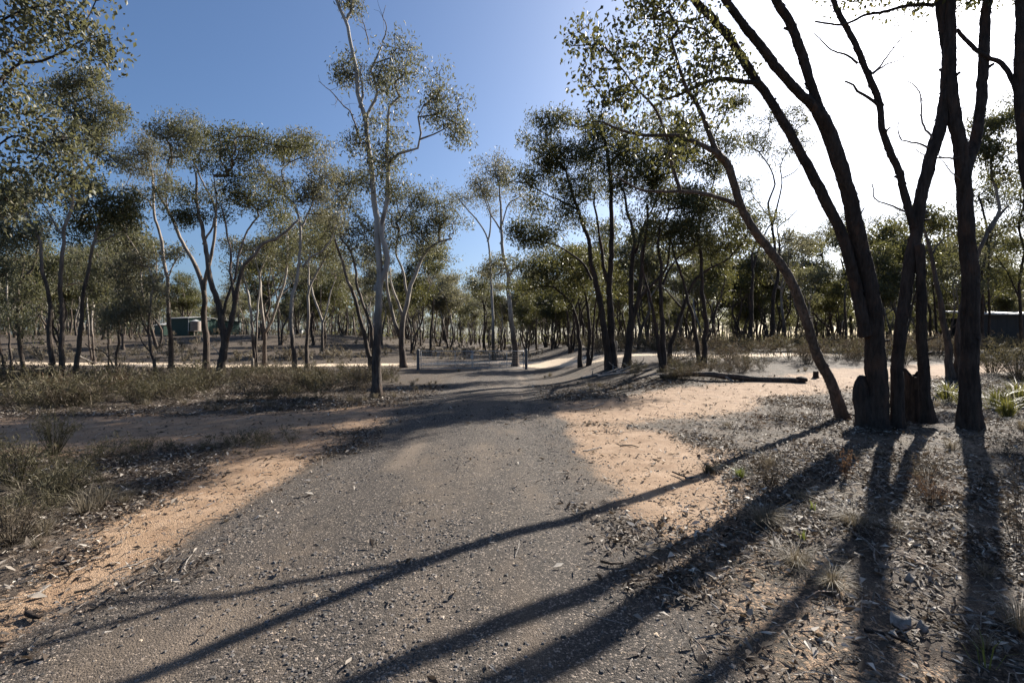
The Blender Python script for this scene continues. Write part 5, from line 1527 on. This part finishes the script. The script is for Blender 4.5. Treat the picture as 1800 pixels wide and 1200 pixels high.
# ------------------------------------------------------------------ gate, posts, sheds
def gate():
    pl, pr = ghit(735, 650), ghit(925, 647)
    pr = np.array([(925 - 900) / FPX * pl[1] * 1.01, pl[1] * 1.01, 0]); pr[2] = hz(pr[0], pr[1])
    for p, lab in ((pl, 'grey steel gate post at the left of the gate'), (pr, 'grey steel gate post at the right of the gate, beside the slender gum')):
        r = empty('gate_post', p, lab, 'post', 'gate posts')
        mb = MB(); tube(mb, np.array([[0, 0, -0.2], [0, 0, 0.6], [0, 0, 1.12]]), np.full(3, 0.085), 12, False); mb.obj('post_shaft', M['post'], r, True)
        mb = MB(); tube(mb, np.array([[0, 0, 1.12], [0, 0, 1.16]]), np.array([0.092, 0.07]), 12, True); mb.obj('post_cap', M['post'], r, True)
    span = pr - pl
    u = span / np.linalg.norm(span)
    W = np.linalg.norm(span)
    for s, (a, b, lab) in enumerate(((0.16, W / 2 - 0.03, 'left leaf of the wire mesh farm gate across the road'), (W / 2 + 0.03, W - 0.16, 'right leaf of the wire mesh farm gate across the road'))):
        r = empty('gate', pl + u * a, lab, 'gate', 'gate leaves')
        w = b - a
        z0 = 0.10
        def bar(name, p, q, rad, mat='steel', parent=r):
            mb = MB(); tube(mb, np.array([p, (np.array(p) + q) / 2, q]), np.full(3, rad), 6, True)
            return mb.obj(name, M[mat], parent, True)
        L = lambda t, z: np.array([u[0] * t, u[1] * t, z])
        bar('top_rail', L(0, 1.06), L(w, 1.06), 0.022); bar('bottom_rail', L(0, z0), L(w, z0), 0.022)
        bar('end_stile', L(0, z0), L(0, 1.06), 0.022); bar('end_stile', L(w, z0), L(w, 1.06), 0.022)
        for k in range(1, 3): bar('upright', L(w * k / 3, z0), L(w * k / 3, 1.06), 0.016)
        for k in range(1, 7): bar('wire', L(0, z0 + 0.96 * k / 7), L(w, z0 + 0.96 * k / 7), 0.0045)
        mb = MB()
        for k in range(1, int(w / 0.15)): tube(mb, np.array([L(k * 0.15, z0), L(k * 0.15, 0.6), L(k * 0.15, 1.06)]), np.full(3, 0.0035), 4, False)
        o = mb.obj('wire_mesh', M['steel'], r); o['kind'] = 'stuff'
        if s == 0:
            mb = MB(); box(mb, L(w, 0.72) + [0, -0.03, 0], (0.14, 0.02, 0.2)); mb.obj('latch_plate', M['roof'], r)


gate()


def post(label, px, py, h, r, lean=0.0):
    p = ghit(px, py)
    root = empty('fence_post', p, label, 'post')
    mb = MB(); tube(mb, np.array([[0, 0, -0.15], [lean * 0.5, 0, h * 0.5], [lean, 0, h]]), np.array([r, r, r * 0.92]), 9, True, 0.12)
    mb.obj('post_shaft', M['timber'], root, True)


post('short grey timber post in the scrub right of the deep-V tree', 444, 655, 0.75, 0.08)
post('small timber post beyond the log near the many-stemmed dark tree', 1083, 632, 0.9, 0.06)


def shed():
    c = P3(338, 588, 80.0); c[2] = hz(c[0], c[1])
    root = empty('green_shed', c, 'dark green steel shed with pale roof on the rise among the trees', 'shed')
    rz = -0.42
    co, si = math.cos(rz), math.sin(rz)
    Wd, Dp, Hh, Rg = 5.4, 4.4, 2.75, 0.14
    def T(x, y, z): return np.array([x * co - y * si, x * si + y * co, z])
    def sheet(name, a, b, z0, z1a, z1b, mat, n, nrm):
        """ribbed wall sheet from a to b"""
        mb = MB()
        a = np.array(a, float); b = np.array(b, float)
        t = np.linspace(0, 1, n * 2 + 1)
        V, Q = [], []
        for i, k in enumerate(t):
            q = a + (b - a) * k + np.array(nrm) * (0.04 if i % 2 else 0.0)
            top = z1a + (z1b - z1a) * (1 - abs(2 * k - 1)) if z1b != z1a else z1a
            V += [T(q[0], q[1], z0), T(q[0], q[1], top)]
            if i: Q.append([2 * i - 2, 2 * i, 2 * i + 1, 2 * i - 1])
        mb.add(V, Q); return mb.obj(name, M[mat], root)
    hw, hd = Wd / 2, Dp / 2
    sheet('wall', (-hw, -hd), (hw, -hd), -0.6, Hh, Hh, 'green_wall', 26, (0, -1))
    sheet('end_wall', (hw, -hd), (hw, hd), -0.6, Hh, Hh + Rg, 'green_sunlit', 18, (1, 0))
    sheet('wall', (hw, hd), (-hw, hd), -0.6, Hh, Hh, 'green_wall', 26, (0, 1))
    sheet('end_wall', (-hw, hd), (-hw, -hd), -0.6, Hh, Hh + Rg, 'green_wall', 18, (-1, 0))
    for s in (-1, 1):
        mb = MB()
        e = 0.3
        V = [T(-hw - e, s * (hd + e), Hh - 0.1), T(hw + e, s * (hd + e), Hh - 0.1), T(hw + e, 0, Hh + Rg + 0.02), T(-hw - e, 0, Hh + Rg + 0.02)]
        V2 = [v + np.array([0, 0, 0.08]) for v in V]
        mb.add(V + V2, [[0, 3, 2, 1], [4, 5, 6, 7], [0, 1, 5, 4], [1, 2, 6, 5], [2, 3, 7, 6], [3, 0, 4, 7]])
        mb.obj('roof', M['roof'], root)
    def panel(name, x0, x1, y, z0, z1, mat, end=False):
        mb = MB()
        if end: V = [T(y, x0, z0), T(y, x1, z0), T(y, x1, z1), T(y, x0, z1)]
        else: V = [T(x0, y, z0), T(x1, y, z0), T(x1, y, z1), T(x0, y, z1)]
        nrm = T(1, 0, 0) if end else T(0, -1, 0)
        V = V + [v + nrm * 0.06 for v in V]
        mb.add(V, [[4, 5, 6, 7], [0, 1, 5, 4], [1, 2, 6, 5], [2, 3, 7, 6], [3, 0, 4, 7]])
        return mb.obj(name, M[mat], root)
    panel('gutter', -hw - 0.3, hw + 0.3, -hd - 0.32, Hh - 0.16, Hh - 0.04, 'roof')
    panel('corner_trim', hw - 0.12, hw + 0.05, -hd - 0.05, 0, Hh - 0.2, 'roof')
    panel('window', -0.2, 0.7, hw + 0.05, 1.3, 2.0, 'roof', True)
    # lean-to at its left end
    q = P3(292, 588, 82.0); q[2] = hz(q[0], q[1])
    r2 = empty('lean_to', q, 'small shelter with a white sloping roof left of the green shed', 'shelter')
    mb = MB(); box(mb, (0, 0, 0.75), (2.4, 2.2, 1.7), rz); mb.obj('wall', M['green_wall'], r2)
    mb = MB()
    V = [T(-1.4, -1.3, 1.65), T(1.4, -1.3, 1.65), T(1.4, 1.3, 2.15), T(-1.4, 1.3, 2.15)]
    V2 = [v + np.array([0, 0, 0.07]) for v in V]
    mb.add(V + V2, [[0, 3, 2, 1], [4, 5, 6, 7], [0, 1, 5, 4], [1, 2, 6, 5], [2, 3, 7, 6], [3, 0, 4, 7]]); mb.obj('roof', M['roof'], r2)
    # annex further right
    q = P3(388, 588, 86.0); q[2] = hz(q[0], q[1])
    r3 = empty('annex', q, 'lower dark shed with a pale front, right of the green shed behind the tree stems', 'shed')
    mb = MB(); box(mb, (0, 0, 1.0), (5.2, 3.2, 2.6), rz); mb.obj('wall', M['green_wall'], r3)
    mb = MB(); box(mb, T(-1.5, -1.65, 1.1), (1.3, 0.1, 1.8), rz); mb.obj('door', M['blue_wall'], r3)
    mb = MB(); box(mb, (0, 0, 2.38), (5.6, 3.6, 0.12), rz); mb.obj('roof', M['dark_wall'], r3)
    # water tank on a timber stand
    t = P3(344, 590, 77.0); t[2] = hz(t[0], t[1])
    tk = empty('water_tank', t, 'round pale corrugated water tank on a timber stand before the green shed', 'tank')
    mb = MB()
    zz = np.linspace(0.75, 2.25, 33)
    tube(mb, np.stack([0 * zz, 0 * zz, zz], 1), 0.72 + 0.02 * (np.arange(33) % 2), 24, False); mb.obj('tank_shell', M['tank'], tk, True)
    mb = MB(); tube(mb, np.array([[0, 0, 2.25], [0, 0, 2.3]]), np.array([0.74, 0.70]), 24, True); mb.obj('tank_lid', M['roof'], tk)
    mb = MB(); box(mb, (0, 0, 0.70), (1.6, 1.6, 0.10), rz); mb.obj('platform', M['timber'], tk)
    for x in (-0.65, 0.65):
        for y in (-0.65, 0.65):
            mb = MB(); v = T(x, y, 0.3); box(mb, v, (0.14, 0.14, 0.75), rz); mb.obj('leg', M['timber'], tk)
    mb = MB(); tube(mb, np.array([T(0.6, -0.3, 2.2), T(1.2, 0.4, 2.4), T(1.8, 1.2, 2.6)]), np.full(3, 0.05), 6); mb.obj('inlet_pipe', M['roof'], tk, True)


shed()


def small_sheds():
    q = P3(524, 597, 92.0); q[2] = hz(q[0], q[1])
    r = empty('white_hut', q, 'tiny low white hut far off between the trunks, right of the smooth white stem', 'hut')
    mb = MB(); box(mb, (0, 0, 0.45), (1.6, 1.2, 1.1), 0.2); mb.obj('wall', M['roof'], r)
    mb = MB(); box(mb, (0, 0, 1.04), (1.9, 1.5, 0.08), 0.2); mb.obj('roof', M['blue_wall'], r)
    q = P3(1780, 590, 46.0); q[2] = hz(q[0], q[1])
    r = empty('long_shed', q, 'long low dark shed with a bright roof edge at the right picture edge', 'shed')
    rz = 0.12
    co, si = math.cos(rz), math.sin(rz)
    for k in range(9):
        x = -3.2 + k * 1.0
        mb = MB(); box(mb, (x * co, x * si, 1.3), (0.985, 0.12, 3.4), rz); mb.obj('wall_panel', M['dark_wall'], r)
    mb = MB(); box(mb, (0.8 * co - 2.5 * si, 0.8 * si + 2.5 * co, 1.2), (9.0, 0.12, 3.2), rz); mb.obj('back_wall', M['dark_wall'], r)
    mb = MB()
    V = [np.array([x * co - y * si, x * si + y * co, z]) for x, y, z in ((-4.0, -0.5, 3.02), (5.8, -0.5, 3.02), (5.8, 3.2, 3.45), (-4.0, 3.2, 3.45))]
    V2 = [v + np.array([0, 0, 0.12]) for v in V]
    mb.add(V + V2, [[0, 3, 2, 1], [4, 5, 6, 7], [0, 1, 5, 4], [1, 2, 6, 5], [2, 3, 7, 6], [3, 0, 4, 7]])
    mb.obj('roof', M['roof'], r)


small_sheds()
